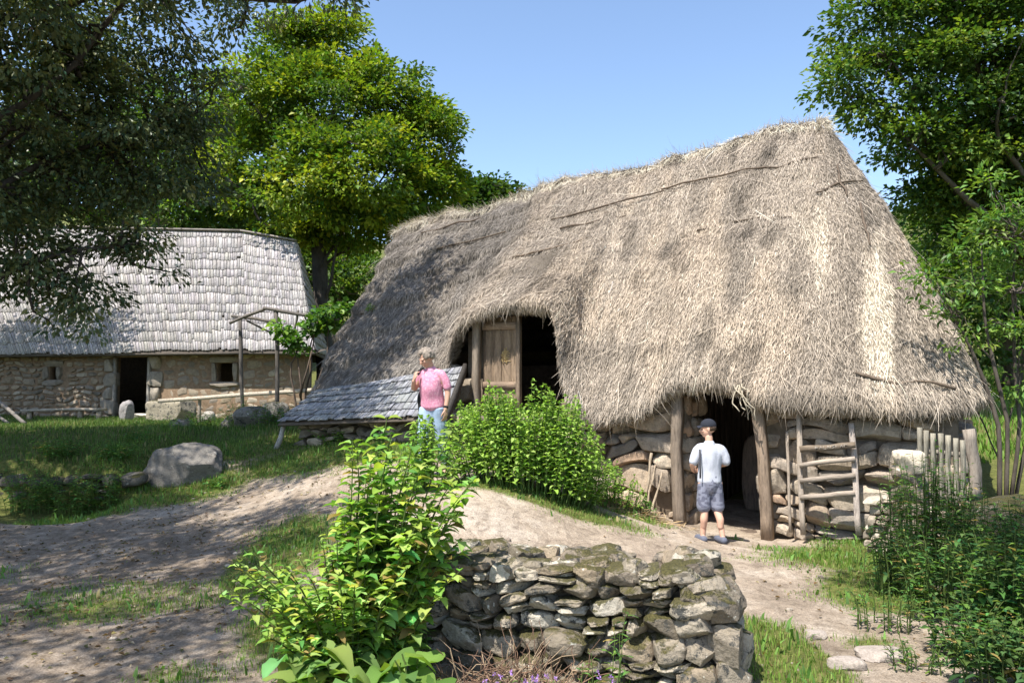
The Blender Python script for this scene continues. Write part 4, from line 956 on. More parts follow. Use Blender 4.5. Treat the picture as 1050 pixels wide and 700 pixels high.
tree('oak_tree', 'dark overhanging oak boughs filling the upper left, in front of the barn', b0, b0 + [1.2, .6, 5.2], oakl, 1900, 54, .10, GD, 151, .40, 'leafdark', cr=(.2, .55), nmain=22, ntwig=620, shell=.25, thin=.45, droop=.35, lw=.5, col=(.05, .042, .035))
# shade tree off to the right of the camera (its shadow falls on the lower right)
b0 = np.array([7.2, 1.6, 0]); b0[2] = G(7.2, 1.6)
tree('ash_tree', 'tree standing out of view on the right whose branches shade the weeds', b0, b0 + [-.4, .4, 4.6],
     [(1.7, 2.5, 7.0, .8, 1.1, .5), (2.6, 3.4, 7.3, 1.0, 1.2, .6), (1.0, 3.6, 7.2, .35, .6, .3), (3.4, 2.6, 7.2, 1.2, 1.2, .7), (5.6, 2.4, 7.2, 1.6, 1.3, 1), (7, 4.5, 7.0, 1.8, 1.8, 1.0), (4.0, 1.4, 6.6, 1.4, 1.0, .8), (2.6, 1.2, 7.2, 1.0, .9, .5), (4.2, 4.6, 7.6, .9, .8, .5), (1.0, .9, 7.1, .5, .5, .3)], 420, 60, .11, GM, 161, .3, cr=(.25, .55), nmain=9, ntwig=120)
# sapling right
b0 = at(1030, 520, 8.9); b0[2] = G(b0[0], b0[1])
sap = thing('sapling', 'slender young tree with thin bare stems in front of the right end of the thatch', 'tree', b0)
sl = lob([(1000, 290, 26, 0), (975, 320, 18, 0), (1015, 240, 28, .2), (1040, 215, 26, .3), (1030, 290, 34, .4), (958, 290, 14, -.1), (1045, 340, 22, .2), (985, 262, 14, 0), (948, 278, 8, -.1), (1000, 345, 12, 0), (1060, 270, 36, .3), (970, 352, 9, 0), (1020, 190, 14, .3), (1045, 395, 14, .2)], 8.8)
cl = crown('crown', sap, b0, sl, 115, 22, .085, [(.12, .21, .04), (.15, .25, .05), (.09, .16, .04)], 171, 'leaf', cr=(.12, .3), shell=.2, lw=.42)
mb = MB()
for k, (pts, r_) in enumerate([([(1026, 520), (1026, 440), (1010, 385), (985, 330), (960, 290)], .028), ([(1030, 520), (1034, 440), (1018, 370), (1008, 320), (1004, 250)], .026), ([(1036, 520), (1046, 440), (1040, 370), (1038, 300), (1046, 210)], .024),
                               ([(1040, 520), (1056, 430), (1052, 360), (1062, 270)], .022), ([(1034, 440), (1046, 400), (1046, 340)], .012), ([(1018, 370), (998, 350), (975, 345)], .01), ([(1024, 470), (1000, 420), (990, 380)], .010)]):
    q = np.array([at(x, y, 8.9 + .08 * k) for x, y in pts]); t = np.linspace(0, 1, 12); q = np.stack([np.interp(t, np.linspace(0, 1, len(q)), q[:, i]) for i in range(3)], 1)
    q += .03 * np.stack([fbm(np.c_[t * 3 + k * 5, t * 0, t * 0], 2, 70 + i) for i in range(3)], 1); mb.add(*tube(q - b0, [r_, r_ * .8, r_ * .3], 7), (.10, .085, .07))
for e in cl[::2]:
    q = np.array([at(1015, 330, 8.9), at(1040, 300, 8.9), at(1000, 290, 8.9), at(985, 325, 8.9), at(1042, 240, 8.9)]); s = q[np.argmin(np.linalg.norm(q - e, axis=1))]
    mb.add(*tube(bent(s, e, 6, .1, int(abs(e[0] * 100))) - b0, [.008, .003], 5, caps=False), (.10, .085, .07))
mb.build('trunk', M['bark'], sap, True)

# ============================================================ herb plants
def herb(nm, lb, cat, base, nst, H, spread, leafL, nl, cols, seed, shape='broad', wr=.62, droop=.35, lean=(0, 0), group=None, r0=.006, low=.12, top_small=.45, opp=True, stemcol=(.12, .17, .05), upright=.3, mat='weed', fl=None, hj=.35, cluster=0, brad=.08):
    global rng; keep_r = rng; rng = np.random.default_rng(seed)
    base = np.asarray(base, float); base[2] = G(base[0], base[1]) - .02
    t_ = thing(nm, lb, cat, base, 0, group); sm = MB(); PC_, LL, AA, NN = [], [], [], []; ends = []
    for s in range(nst):
        a = U(0, 2 * math.pi); rr_ = U(0, 1) ** .6; h = H * U(1 - hj, 1) * (1 - .25 * rr_)
        off = np.array([math.cos(a), math.sin(a), 0]) * rr_
        p0 = off * brad; p1 = off * spread + np.array([lean[0], lean[1], 0]) * U(.6, 1.1) + [0, 0, h]
        ctrl = p0 * .5 + p1 * .5 + [0, 0, h * .18] - off * spread * .2
        t = np.linspace(0, 1, 9)[:, None]; path = (1 - t) ** 2 * p0 + 2 * t * (1 - t) * ctrl + t ** 2 * p1
        path += .02 * np.stack([fbm(np.c_[t[:, 0] * 3 + s * 7, 0 * t[:, 0], 0 * t[:, 0]], 2, 80 + i) for i in range(3)], 1) * t
        sm.add(*tube(path, np.linspace(r0, r0 * .35, 9), 5, caps=False), np.array(stemcol) * U(.7, 1.2)); ends.append(path[-1])
        for k in range(nl):
            u = low + (1 - low) * (k + U(0, .6)) / nl; q = np.array([np.interp(u, t[:, 0], path[:, i]) for i in range(3)])
            az = k * 2.4 + U(-.4, .4) + s
            for o_ in ((0, math.pi) if opp else (0,)):
                d = np.array([math.cos(az + o_), math.sin(az + o_), upright + U(-.25, .35)]); L = leafL * (1 - (1 - top_small) * u) * U(.7, 1.2)
                PC_.append(q + d * .01); LL.append(L); AA.append(d); NN.append([-d[0] * .5 + U(-.3, .3), -d[1] * .5 + U(-.3, .3), 1.0])
    n = len(PC_); cc = np.array([cols[i] for i in rng.integers(0, len(cols), n)]) * np.exp(rng.normal(size=(n, 1)) * .18)
    hue = rng.normal(size=n) * .10; cc = np.clip(cc * np.stack([1 + hue * 1.6, 1 + 0 * hue, 1 - hue], 1), .004, .7); sk_ = U(0, 1, n) < .05; cc[sk_] = np.array([.34, .25, .09]) * U(.5, 1.1, (sk_.sum(), 1))
    PC_, LL, AA, NN = map(np.array, (PC_, LL, AA, NN))
    lm = MB(); lm.add(*bigleaves(PC_, LL, AA, NN, wr, .2, droop, shape, cc, .11 if shape == 'heart' else .06)); lm.build('foliage', M[mat], t_, leafL > .1); sm.build('stems', M[mat], t_, True)
    if fl is not None:
        for e in ends:
            fm = MB()
            for q in range(fl[1]):
                c0 = e + U(-.015, .015, 3) + [0, 0, .01 - .02 * q]; n_ = 12; d = rdir(n_, .6); fm.add(*leaves(np.tile(c0, (n_, 1)), U(fl[2] * .6, fl[2], n_), d, rdir(n_), .4, .1, vary(fl[0], n_, .25, .05)))
            fm.build('flower_head', M['weed'], t_)
    rng = keep_r; return t_
W1 = [(.22, .35, .06), (.27, .40, .08), (.16, .29, .055), (.32, .43, .12)]
W2 = [(.11, .22, .05), (.14, .26, .06), (.09, .18, .045)]
WDk = [(.05, .10, .03), (.07, .13, .04), (.09, .155, .05), (.04, .08, .025)]
# nettle bush by the house: dense mound of many stems
def mound(nm, lb, c, rx, ry, H, n, leafL, cols, seed, stems=60, shape='broad', wr=.6, mat='weed', cat='bush'):
    global rng; keep_r = rng; rng = np.random.default_rng(seed)
    c = np.array([c[0], c[1], G(c[0], c[1])]); t_ = thing(nm, lb, cat, c); lm = MB(); sm = MB(); A_, P_, L_, N_ = [], [], [], []
    for s in range(stems):
        a = U(0, 6.283); r = U(0, 1) ** .5; x, y = rx * r * math.cos(a), ry * r * math.sin(a); g = G(c[0] + x * .8, c[1] + y * .8) - c[2]
        h = H * math.sqrt(max(.12, 1 - r * r * .85)) * U(.86, 1.04) * (1 + .5 * fbm(np.array([[x * 2.6, y * 2.6, seed]]), 3)[0])
        p0 = np.array([x * .78, y * .78, g]); p1 = np.array([x * 1.05, y * 1.05, g + h]); t = np.linspace(0, 1, 7)[:, None]
        path = p0 + (p1 - p0) * t + .04 * np.stack([fbm(np.c_[t[:, 0] * 2 + s * 5, 0 * t[:, 0], 0 * t[:, 0]], 2, i) for i in range(3)], 1) * t
        sm.add(*tube(path, [.006, .003], 5, caps=False), (.13, .20, .06)); m_ = max(4, int(n * h / H))
        for k in range(m_):
            u = .2 + .8 * (k + U(0, .5)) / m_; q = p0 + (p1 - p0) * u; az = (k % 2) * math.pi / 2 + s + U(-.3, .3)
            for o_ in (0, math.pi):
                d = np.array([math.cos(az + o_), math.sin(az + o_), U(-.15, .45)]); P_.append(q + d * .01); A_.append(d); L_.append(leafL * U(.6, 1.25) * (1.15 - .5 * u)); N_.append([-d[0] * .4 + U(-.3, .3), -d[1] * .4 + U(-.3, .3), 1])
        for k in range(5): d = rdir(1, 1.)[0]; P_.append(p1); A_.append(d); L_.append(leafL * .5); N_.append(rdir(1, 1)[0])
    n_ = len(P_); cc = np.array([cols[i] for i in rng.integers(0, len(cols), n_)]) * np.exp(rng.normal(size=(n_, 1)) * .18)
    lm.add(*bigleaves(np.array(P_), np.array(L_), np.array(A_), np.array(N_), wr, .2, .35, shape, cc)); lm.build('foliage', M[mat], t_); sm.build('stems', M[mat], t_, True); rng = keep_r; return t_
mound('nettle_bush', 'big rounded bright green nettle bush in front of the upper doorway', (.14, 9.2), 1.0, .62, 1.16, 22, .082, W1, 201, 300)
mound('nettle_clump', 'lower straggling green clump between the nettle bush and the doorway sticks', (1.12, 9.72), .48, .3, .68, 12, .065, W1[:3], 202, 46)
mound('nettle_clump', 'leafy weeds growing up in front of the woman, left of the big nettle bush', (-.92, 8.75), .34, .25, .66, 14, .08, W1, 204, 44)
mound('nettle_clump', 'small leafy clump between the crooked sticks and the lower doorway', (1.62, 9.78), .16, .15, .32, 8, .055, W2, 203, 12)
# foreground shrub: many tall leafy stems with huge burdock leaves at the foot
sb = at(398, 690, 4.25)
herb('leafy_shrub', 'tall bright green leafy shrub beside the left end of the dry stone wall', 'shrub', sb + [-.16, .12, 0], 66, 1.70, .42, .125, 19, W1 + W1 + [(.34, .44, .10)] + W2[:1], 211, 'broad', .70, .4, (.26, .16), r0=.007, low=.15, top_small=.62, hj=.55, brad=.2)
herb('leafy_shrub', 'spreading bright green shrub leaning left over the dirt from the tall shrub', 'shrub', sb + [-.22, .02, 0], 54, .95, .54, .12, 14, W1 + [(.36, .46, .13)], 212, 'broad', .5, .3, (-.20, .0), r0=.008, low=.2, top_small=.5, hj=.5, brad=.12)
herb('burdock', 'burdock with huge pale green leaves at the foot of the leafy shrub', 'plant', at(345, 690, 4.0), 18, .40, .30, .18, 5, [(.17, .27, .08), (.21, .32, .10)], 213, 'heart', .80, .75, (-.03, -.03), r0=.012, low=.45, top_small=.9, opp=False, upright=.15, brad=.08)
herb('burdock', 'second burdock with darker drooping leaves between the shrub and the stone wall', 'plant', at(425, 700, 4.0), 8, .34, .24, .20, 3, W2, 214, 'heart', .8, .6, (0, -.03), r0=.01, low=.4, top_small=.9, opp=False, upright=.1)
herb('leafy_shrub', 'dark green leafy growth spilling over the left end of the stone wall', 'shrub', (at(428, 640, 4.6)), 8, .62, .14, .08, 10, WDk[1:3] + W2, 215, 'broad', .6, .35, (-.05, .1), r0=.006)
# weeds in front of and beside the stone wall
herb('tall_weed', 'single tall lance-leaved weed standing against the face of the stone wall', 'plant', at(640, 700, 4.0), 3, .62, .09, .085, 16, W2, 221, 'lance', .2, .3, (.06, .1), r0=.004, opp=False, top_small=.6)
herb('tall_weed', 'slim lance-leaved weed left of the single tall one before the wall', 'plant', at(606, 700, 4.0), 3, .36, .08, .07, 12, W2, 222, 'lance', .22, .3, (.0, .0), r0=.004, opp=False)
for k, (px, Y_, lb) in enumerate([(520, 4.0, 'purple flowered herb at the foot of the wall, leftmost bloom'), (556, 3.95, 'purple flowered herb at the middle of the wall foot'), (622, 3.95, 'purple flowered herb nearest the wall end')]):
    herb('purple_flower', lb, 'flower', at(px, 700, Y_), 9, .27, .12, .05, 8, W2 + WDk, 230 + k, 'lance', .25, .3, group='purple flowers at the foot of the wall', r0=.0025, opp=False, fl=((.46, .27, .68), 1, .02))
mb = MB(); g0 = at(500, 690, 4.25); g0[2] = G(g0[0], g0[1]); dg = thing('dry_twigs', 'brown dead twigs and dry stalks heaped at the left foot of the wall', 'twigs', g0)
for k in range(150):
    a = np.array([U(-.28, .42), U(-.12, .12), U(0, .04)]); d = nrm(np.array([U(-1, 1), U(-.4, .4), U(.1, .8)])) * U(.12, .38); mb.add(*tube(bent(a, a + d, 5, .08, k), [.0028, .0014], 4, caps=False), np.array([(.24, .15, .10), (.36, .27, .18), (.16, .10, .07)][k % 3]))
mb.build('stalks', M['wood'], dg)
# right-hand weeds
k = 0
for (px, Y_, H, sp, n, L_, c_, sh, wr_, lb) in [
    (925, 7.3, 1.15, .2, 26, .13, WDk + W2, 'lance', .3, 'tall willow-leaved weed left of the picket gate, just past the grass'),
    (955, 7.0, 1.35, .26, 40, .13, W2, 'lance', .3, 'tall pale willow-leaved weed in front of the pickets'),
    (1000, 6.4, 1.0, .32, 32, .12, WDk + W2, 'lance', .32, 'dark tall weed in front of the mossy rock'),
    (925, 6.4, .75, .28, 30, .11, WDk + W2, 'lance', .32, 'knee high weed at the grass edge in the right shade'),
    (960, 5.7, .75, .3, 36, .11, WDk + W2, 'lance', .32, 'dense dark weed low at the right, between two broader bushes'),
    (905, 5.5, .40, .26, 16, .07, WDk + W2, 'lance', .32, 'low dark weed nearest the flat stones on its left'),
    (1030, 5.0, .90, .38, 36, .11, WDk + W2, 'broad', .5, 'broad-leaved dark bush at the lower right corner'),
    (1045, 5.9, 1.0, .38, 36, .11, WDk + W2, 'broad', .5, 'broad-leaved dark bush at the right edge below the mossy rock'),
    (990, 4.9, .50, .34, 22, .09, WDk + W2, 'broad', .5, 'leafy dark plant low before the corner bush'),
    (1050, 7.0, .85, .35, 16, .09, WDk + W2, 'lance', .3, 'weed growing against the right flank of the mossy rock'),
    (985, 7.0, 1.2, .26, 34, .13, WDk + W2, 'lance', .3, 'weed reaching up between the pickets and the mossy rock'),
    (1005, 5.9, .8, .3, 34, .11, WDk + W2, 'lance', .35, 'dark weed filling the gap between the two broad-leaved bushes'),
    (1020, 4.45, .42, .34, 22, .09, WDk, 'broad', .5, 'low broad-leaved plant at the very bottom right'),
    (940, 4.75, .22, .26, 18, .06, WDk + W2, 'lance', .32, 'short weed creeping over the dirt right of the largest flat stone'),
    (1040, 6.3, .9, .3, 22, .10, WDk, 'lance', .32, 'tall dark weed at the right edge among the broad-leaved bushes'),
    (893, 7.4, .32, .18, 10, .06, W2, 'lance', .3, 'short sunlit weed beside the rubble wall foot')]:
    x, y = at(px, 560, Y_)[:2]
    herb('tall_weed', lb, 'plant', (x, y, 0), n, H, sp, L_, 13 if H > .5 else 9, c_, 240 + k, sh, wr_, .35, r0=.005, group='weeds along the right edge', brad=.2, opp=False if sh == 'lance' else True); k += 1
herb('tall_weed', 'thin climbing weed against the rubble wall right of the hurdle gate', 'plant', (3.35, 8.55, 0), 6, .5, .12, .06, 9, W2, 260, 'lance', .35, .3, r0=.003, opp=False)
# left bank weeds and plants
k = 0
for (px, py, Y_, H, sp, n, lb) in [(22, 515, 10.5, .85, .45, 30, 'leafy weed at the left photo edge before the retaining wall'), (50, 515, 10.7, .7, .35, 26, 'low weed between the edge weed and the middle weed clump'), (100, 512, 10.75, .65, .3, 24, 'short weed right of the middle clump, before the wall'), (60, 478, 11.4, .35, .5, 34, 'grassy tuft on top of the retaining wall, left half'), (118, 474, 11.4, .35, .4, 30, 'grassy tuft on top of the retaining wall beside the boulder'), (75, 515, 10.6, .8, .35, 28, 'weed clump at the middle of the retaining wall foot'), (115, 508, 10.7, .75, .3, 16, 'tall weed clump just left of the big boulder'),
                                 (143, 470, 12.2, .4, .25, 10, 'grassy weed behind the left side of the boulder'), (196, 424, 20.5, .55, .25, 8, 'sprawling weed growing by the right end of the stone trough'), (225, 440, 16, .5, .5, 18, 'ferny weed before the shaded rocks'), (300, 432, 15, .55, .4, 16, 'green weed clump behind the left corner of the lean-to'), (264, 430, 16.2, .6, .5, 16, 'weed clump on top of the shaded rocks'),
                                 (248, 440, 15.2, .7, .5, 34, 'dark bushy weed growing over the shaded mossy rocks'), (205, 446, 15.8, .5, .5, 28, 'bushy weed in the grass between the trough and the shaded rocks'), (275, 446, 14.6, .55, .4, 26, 'weed between the rocks and the corner of the lean-to'), (160, 450, 14.5, .4, .5, 24, 'low weed patch in the meadow behind the big boulder'), (345, 452, 12.0, .3, .5, 24, 'low weeds along the foot of the lean-to wall'),
                                 (224, 492, 10.9, .25, .2, 12, 'low weed at the right foot of the boulder')]:
    p = at(px, py, Y_); herb('bank_weed', lb, 'plant', p, n, H, sp, .10, 12, W2, 270 + k, 'lance', .35, .35, r0=.004, group='weeds on the left bank', opp=False, brad=.2); k += 1
# vine on pergola
v0 = at(312, 440, 16.4); v0[2] = G(v0[0], v0[1]); vine = thing('vine', 'grape vine foliage climbing over the right side of the pergola', 'vine', v0)
cl = crown('foliage', vine, v0, lob([(298, 350, 8, 0), (290, 335, 6, 0), (320, 332, 8, 0), (335, 320, 10, 0), (345, 332, 8, 0), (350, 316, 8, .2), (304, 358, 6, 0)], 16.4), 44, 20, .12, [(.10, .20, .03), (.14, .25, .04), (.07, .14, .03)], 301, 'leaf', cr=(.15, .28), lw=.9, shell=.2)
mb = MB(); 
for k in range(5): mb.add(*tube(bent(v0 * 0, cl[k * 7] - v0, 10, .3, k), [.025, .01], 6), (.12, .09, .07))
mb.build('stems', M['bark'], vine, True)
herb('thatch_weed', 'little green weed rooted in the thatch above the lean-to', 'plant', (0, 0, 0), 5, .2, .1, .07, 6, W1, 305, 'lance', .4)
o = bpy.data.objects['thatch_weed']; q = to_world(on_roof(381, 322)[None])[0]; o.location = tuple(q)

# ============================================================ grass and litter (uncountable)
def grass(nm, n, reg, Hh, cols, seed, thr=.35, wid=.006, dens=None, curve=.5):
    global rng; keep_r = rng; rng = np.random.default_rng(seed)
    x, y = U(reg[0], reg[1], n), U(reg[2], reg[3], n); m_ = grassm(x, y) + .35 * fbm(np.stack([x * 2.2, y * 2.2, 0 * x], 1), 3, 5)
    ok = (m_ > thr + U(-.12, .12, n)); 
    q = np.stack([x, y, 0 * x], 1) - HO; lx, ly = q @ HX, q @ HY; ok &= ~((lx > wL) & (lx < wR) & (ly > .02) & (ly < DEP))
    bxx, byy = (np.stack([x, y, 0 * x], 1) - BO) @ BX, (np.stack([x, y, 0 * x], 1) - BO) @ BYv; ok &= ~((byy > 0) & (byy < 6) & (bxx < bx1))
    if dens is not None: ok &= U(0, 1, n) < dens(x, y)
    x, y, m_ = x[ok], y[ok], m_[ok]; n = len(x); P = np.stack([x, y, gz(x, y) - .01], 1)
    L = U(*Hh, n) * (.5 + .6 * np.clip(m_, 0, 1)) * (1 + .5 * fbm(P * 1.3, 2, 3)); az = U(0, 6.283, n); ln = U(.1, curve, n)
    d = np.stack([np.cos(az), np.sin(az), 0 * az], 1); s = np.stack([-np.sin(az), np.cos(az), 0 * az], 1); up = np.array([0, 0, 1.])
    w_ = (wid * U(.6, 1.4, n))[:, None]; L = L[:, None]; ln = ln[:, None]
    mid = P + (up * .55 + d * ln * .35) * L; tip = P + (up * (1 - ln * .35) + d * ln) * L
    V = np.stack([P - s * w_ / 2, P + s * w_ / 2, mid + s * w_ * .4, mid - s * w_ * .4, tip], 1).reshape(-1, 3); k = np.arange(n)[:, None] * 5
    patch = fbm(P * 1.1, 3, 44); c = np.array([cols[i] for i in rng.integers(0, len(cols), n)]) * np.exp(rng.normal(size=(n, 1)) * .2)
    dry = (U(0, 1, n) < .12 + .25 * patch)[:, None]; c = np.where(dry, np.array([.28, .24, .11]) * U(.7, 1.2, (n, 1)), c)
    mb = MB(); mb.add(V, [k + [0, 1, 2, 3], (k + [3, 2, 4])], np.repeat(np.clip(c, 0, .7), 5, 0)); o = mb.build(nm, M['grass'], None); o['kind'] = 'stuff'; rng = keep_r; return o
GC = [(.16, .27, .045), (.19, .31, .055), (.13, .22, .04), (.24, .33, .08)]
cone = lambda x, y: (np.abs(x) < .70 * y + .6) * 1.
g_ = grass('grass', 300000, (-6, 6.5, 3.2, 13), (.025, .075), GC, 401, .36, .005, cone)
g_['label'] = 'short green grass growing beside the path and before the house'
g_ = grass('meadow_grass', 150000, (-15, 3, 10.9, 24), (.05, .12), [(.08, .14, .03), (.10, .17, .035), (.13, .20, .05), (.06, .11, .025)], 402, .4, .010, cone); g_['label'] = 'long meadow grass on the bank before the barn'
g_ = grass('hill_grass', 60000, (6, 26, 14, 34), (.08, .18), [(.14, .25, .04), (.17, .29, .05)], 403, .3, .03, lambda x, y: (x > .45 * y) * (x < .8 * y) * 1.); g_['label'] = 'bright sunlit grass on the slope beyond the house'
g_ = grass('ground_weeds', 9000, (-6, 6.5, 3.2, 12.5), (.05, .13), W2, 404, .42, .022, cone, 1.0); g_['label'] = 'low broad-bladed weeds among the grass'
for q in ('grass', 'meadow_grass', 'hill_grass', 'ground_weeds'): bpy.data.objects[q]['category'] = 'grass'
# fallen leaves and twiglets, pebbles
n = 16000; x, y = U(-6, 6, n), U(3.2, 11.5, n); dd = np.clip(smooth(-.3, -2.2, x) * .9 + smooth(2.2, 3.3, x) * smooth(7.5, 6, y) + .10, 0, 1) * (.25 + .9 * smooth(-.1, .4, fbm(np.stack([x * 1.6, y * 1.6, 0 * x], 1), 3, 9)))
ok = (U(0, 1, n) < dd) & (np.abs(x) < .72 * y); q = np.stack([x, y, 0 * x], 1) - HO; ok &= (q @ HY) < -.2; x, y = x[ok], y[ok]; n = len(x)
P = np.stack([x, y, gz(x, y) + .006], 1); A = nrm(np.stack([U(-1, 1, n), U(-1, 1, n), U(-.15, .3, n)], 1)); N = nrm(np.stack([U(-.4, .4, n), U(-.4, .4, n), np.ones(n)], 1))
cl_ = np.array([(.20, .12, .06), (.30, .20, .11), (.13, .08, .05), (.42, .34, .24), (.10, .10, .04)])[rng.integers(0, 5, n)] * U(.7, 1.2, (n, 1))
mb = MB(); mb.add(*leaves(P, U(.015, .05, n), A, N, .55, .4, cl_)); o = mb.build('fallen_leaves', M['grass'], None); o['kind'] = 'stuff'; o['label'] = 'dry fallen leaves scattered over the dirt'; o['category'] = 'leaf litter'
mb = MB(); n = 1500
for k in range(n):
    x, y = U(-5.5, 5), U(3.3, 10.8)
    if abs(x) > .7 * y or ((np.array([x, y, 0]) - HO) @ HY) > -.15 or U(0, 1) < .45 * (fbm(np.array([[x, y, 0.]]), 2)[0] + .6): continue
    s = .006 + .026 * U(0, 1) ** 6; V, Q = CG[3]; P = nrm(V) * (1 + U(-.15, .15, (len(V), 1))) * np.array([1, U(.6, 1), U(.4, .7)]) * s
    mb.add(P @ rotz(U(0, 3)).T + [x, y, G(x, y) + s * .15], Q, np.array([(.30, .25, .20), (.22, .18, .145), (.38, .33, .27)][k % 3]) * U(.8, 1.1))
o = mb.build('pebbles', M['stone'], None, True); o['kind'] = 'stuff'; o['label'] = 'small pebbles strewn on the dirt'; o['category'] = 'pebbles'
# straw heap left of the doorway
q0 = to_world(np.array([on_wall(640, 528, -.9)]))[0]; q0[2] = G(q0[0], q0[1]); mb = MB(); n = 2600
r = np.abs(rng.normal(size=n)) * .30; a = U(0, 6.283, n); x, y = q0[0] + r * np.cos(a) * 1.2, q0[1] + r * np.sin(a) * .45; h = .10 * np.exp(-(r / .3) ** 2) * U(0, 1, n)
P = np.stack([x, y, gz(x, y) + h + .004], 1) - q0; A = nrm(np.stack([U(-1, 1, n), U(-.6, .6, n), U(-.2, .3, n)], 1)); mb.add(*leaves(P, U(.05, .16, n), A, rdir(n, 1), .06, .2, vary((.50, .38, .22), n, .35, .06)))
t_ = thing('straw_heap', 'loose pale straw raked together left of the lower doorway', 'straw', q0); mb.build('straw', M['straw'], t_)
# ============================================================ people
def remesh(mb, name, mat, parent, voxel=.008, sm=3, colf=None, smooth_shade=True):
    me = mb.mesh(name + '_raw'); o = bpy.data.objects.new(name, me); C.objects.link(o)
    r = o.modifiers.new('r', 'REMESH'); r.mode = 'VOXEL'; r.voxel_size = voxel
    s = o.modifiers.new('s', 'SMOOTH'); s.iterations = sm; s.factor = .5
    dg = bpy.context.evaluated_depsgraph_get(); m2 = bpy.data.meshes.new_from_object(o.evaluated_get(dg)); o.modifiers.clear(); o.data = m2; bpy.data.meshes.remove(me)
    m2.name = name; n = len(m2.vertices); co = np.empty(n * 3, np.float32); m2.vertices.foreach_get('co', co); co = co.reshape(-1, 3)
    for a in list(m2.color_attributes): m2.color_attributes.remove(a)
    a = m2.color_attributes.new('col', 'FLOAT_COLOR', 'POINT'); c = np.ones((n, 4), np.float32); c[:, :3] = colf(co) if callable(colf) else np.array(colf)
    a.data.foreach_set('color', c.ravel()); m2.polygons.foreach_set('use_smooth', np.ones(len(m2.polygons), bool)); m2.materials.clear(); m2.materials.append(mat)
    o.parent = parent; return o
def ell(mb, c, r, rot=None, n=12, k=2):
    V, Q = CG[n]; P = nrm(V) if k == 2 else V / (np.sum(np.abs(V) ** k, 1, keepdims=True) ** (1 / k)); P = P * np.asarray(r)
    if rot is not None: P = P @ rot.T
    mb.add(P + np.asarray(c), Q)
def limb(mb, pts, rad, n=14, ref=None):
    pts = np.asarray(pts, float); rad = np.asarray(rad, float); m_ = (len(pts) - 1) * 5 + 1; t = np.linspace(0, len(pts) - 1, m_); i = np.arange(len(pts))
    P = np.stack([np.interp(t, i, pts[:, k]) for k in range(3)], 1)
    if rad.ndim == 1: rad = np.stack([rad, rad], 1)
    R = np.stack([np.interp(t, i, rad[:, k]) for k in range(2)], 1)
    for _ in range(2): P[1:-1] = .25 * P[:-2] + .5 * P[1:-1] + .25 * P[2:]; R[1:-1] = .25 * R[:-2] + .5 * R[1:-1] + .25 * R[2:]
    mb.add(*tube(P, R, n, ref=ref)); ell(mb, P[0], (R[0, 0],) * 3 if R[0, 0] < .06 else (R[0, 0], R[0, 1], R[0, 0] * .5), n=5); ell(mb, P[-1], (R[-1].min(),) * 3, n=5)
def hand(mb, w, d, side, s=1., curl=.5, pal=None):
    "w wrist, d direction of the fingers, side: unit vector towards the thumb, pal: palm normal"
    w = np.asarray(w, float); d = nrm(d); side = nrm(np.asarray(side, float) - (np.asarray(side) @ d) * d); pal = np.cross(d, side) if pal is None else nrm(pal)
    R = np.stack([side, d, pal], 1); ell(mb, w + d * .045 * s, (.036 * s, .05 * s, .016 * s), R, 7, 3)
    for k, (o_, L) in enumerate(((.027, .065), (.009, .075), (-.009, .070), (-.026, .055))):
        p = w + d * .085 * s + side * o_ * s; q = p + (d * (1 - .3 * curl) + pal * curl * .5) * L * .45 * s; e = q + nrm(d * (1 - curl) + pal * curl * 1.1) * L * .55 * s
        limb(mb, [p - d * .02 * s, p, q, e], np.array([.009, .0088, .008, .0065]) * s, 8)
    p = w + d * .02 * s + side * .028 * s; limb(mb, [p, p + (side * .6 + d * .8) * .035 * s, p + (side * .65 + d * 1.6 + pal * .4) * .04 * s], np.array([.013, .011, .008]) * s, 8)
def head(mb, c, r, yaw, pitch_=0, roll=0, neck=None, ears=True):
    "faces -y before rotation; r = half height"
    R = rotz(yaw) @ rotx(pitch_) @ roty(roll); f = lambda q: np.asarray(c) + R @ (np.asarray(q, float) * r)
    ell(mb, f((0, .12, .22)), np.array((.68, .80, .74)) * r, R, 12); ell(mb, f((0, -.12, -.25)), np.array((.52, .60, .66)) * r, R, 12); ell(mb, f((0, -.38, -.72)), np.array((.26, .26, .22)) * r, R, 7)
    limb(mb, [f((0, -.68, .12)), f((0, -.92, -.22)), f((0, -.80, -.30))], np.array([.09, .13, .11]) * r, 8)
    for s in (-1, 1):
        ell(mb, f((s * .30, -.60, -.18)), np.array((.20, .16, .2)) * r, R, 5); ell(mb, f((s * .28, -.66, .16)), np.array((.24, .13, .08)) * r, R, 5)
        if ears: ell(mb, f((s * .68, .05, -.05)), np.array((.07, .16, .25)) * r, R, 5)
    ell(mb, f((0, -.72, -.48)), np.array((.24, .11, .055)) * r, R, 5); ell(mb, f((0, -.70, -.57)), np.array((.20, .11, .06)) * r, R, 5)
    return f, R
def eyes(f, R, r, par, s0=.28):
    for s in (-1, 1):
        mb = MB(); ell(mb, f((s * s0, -.665, .03)), np.array((.11, .06, .06)) * r, R, 5); mb.c = [np.tile((.10, .07, .05), (len(v), 1)) for v in mb.V]; mb.build('eye', M['skin'], par, True)
def foldn(amp, fr, s):
    def f(o):
        me = o.data; n = len(me.vertices); co = np.empty(n * 3, np.float32); no = np.empty(n * 3, np.float32); me.vertices.foreach_get('co', co); me.vertex_normals.foreach_get('vector', no)
        co = co.reshape(-1, 3); no = no.reshape(-1, 3); co = co + no * (amp * fbm(co * fr, 3, s))[:, None]; me.vertices.foreach_set('co', co.astype(np.float32).ravel()); me.update()
    return f
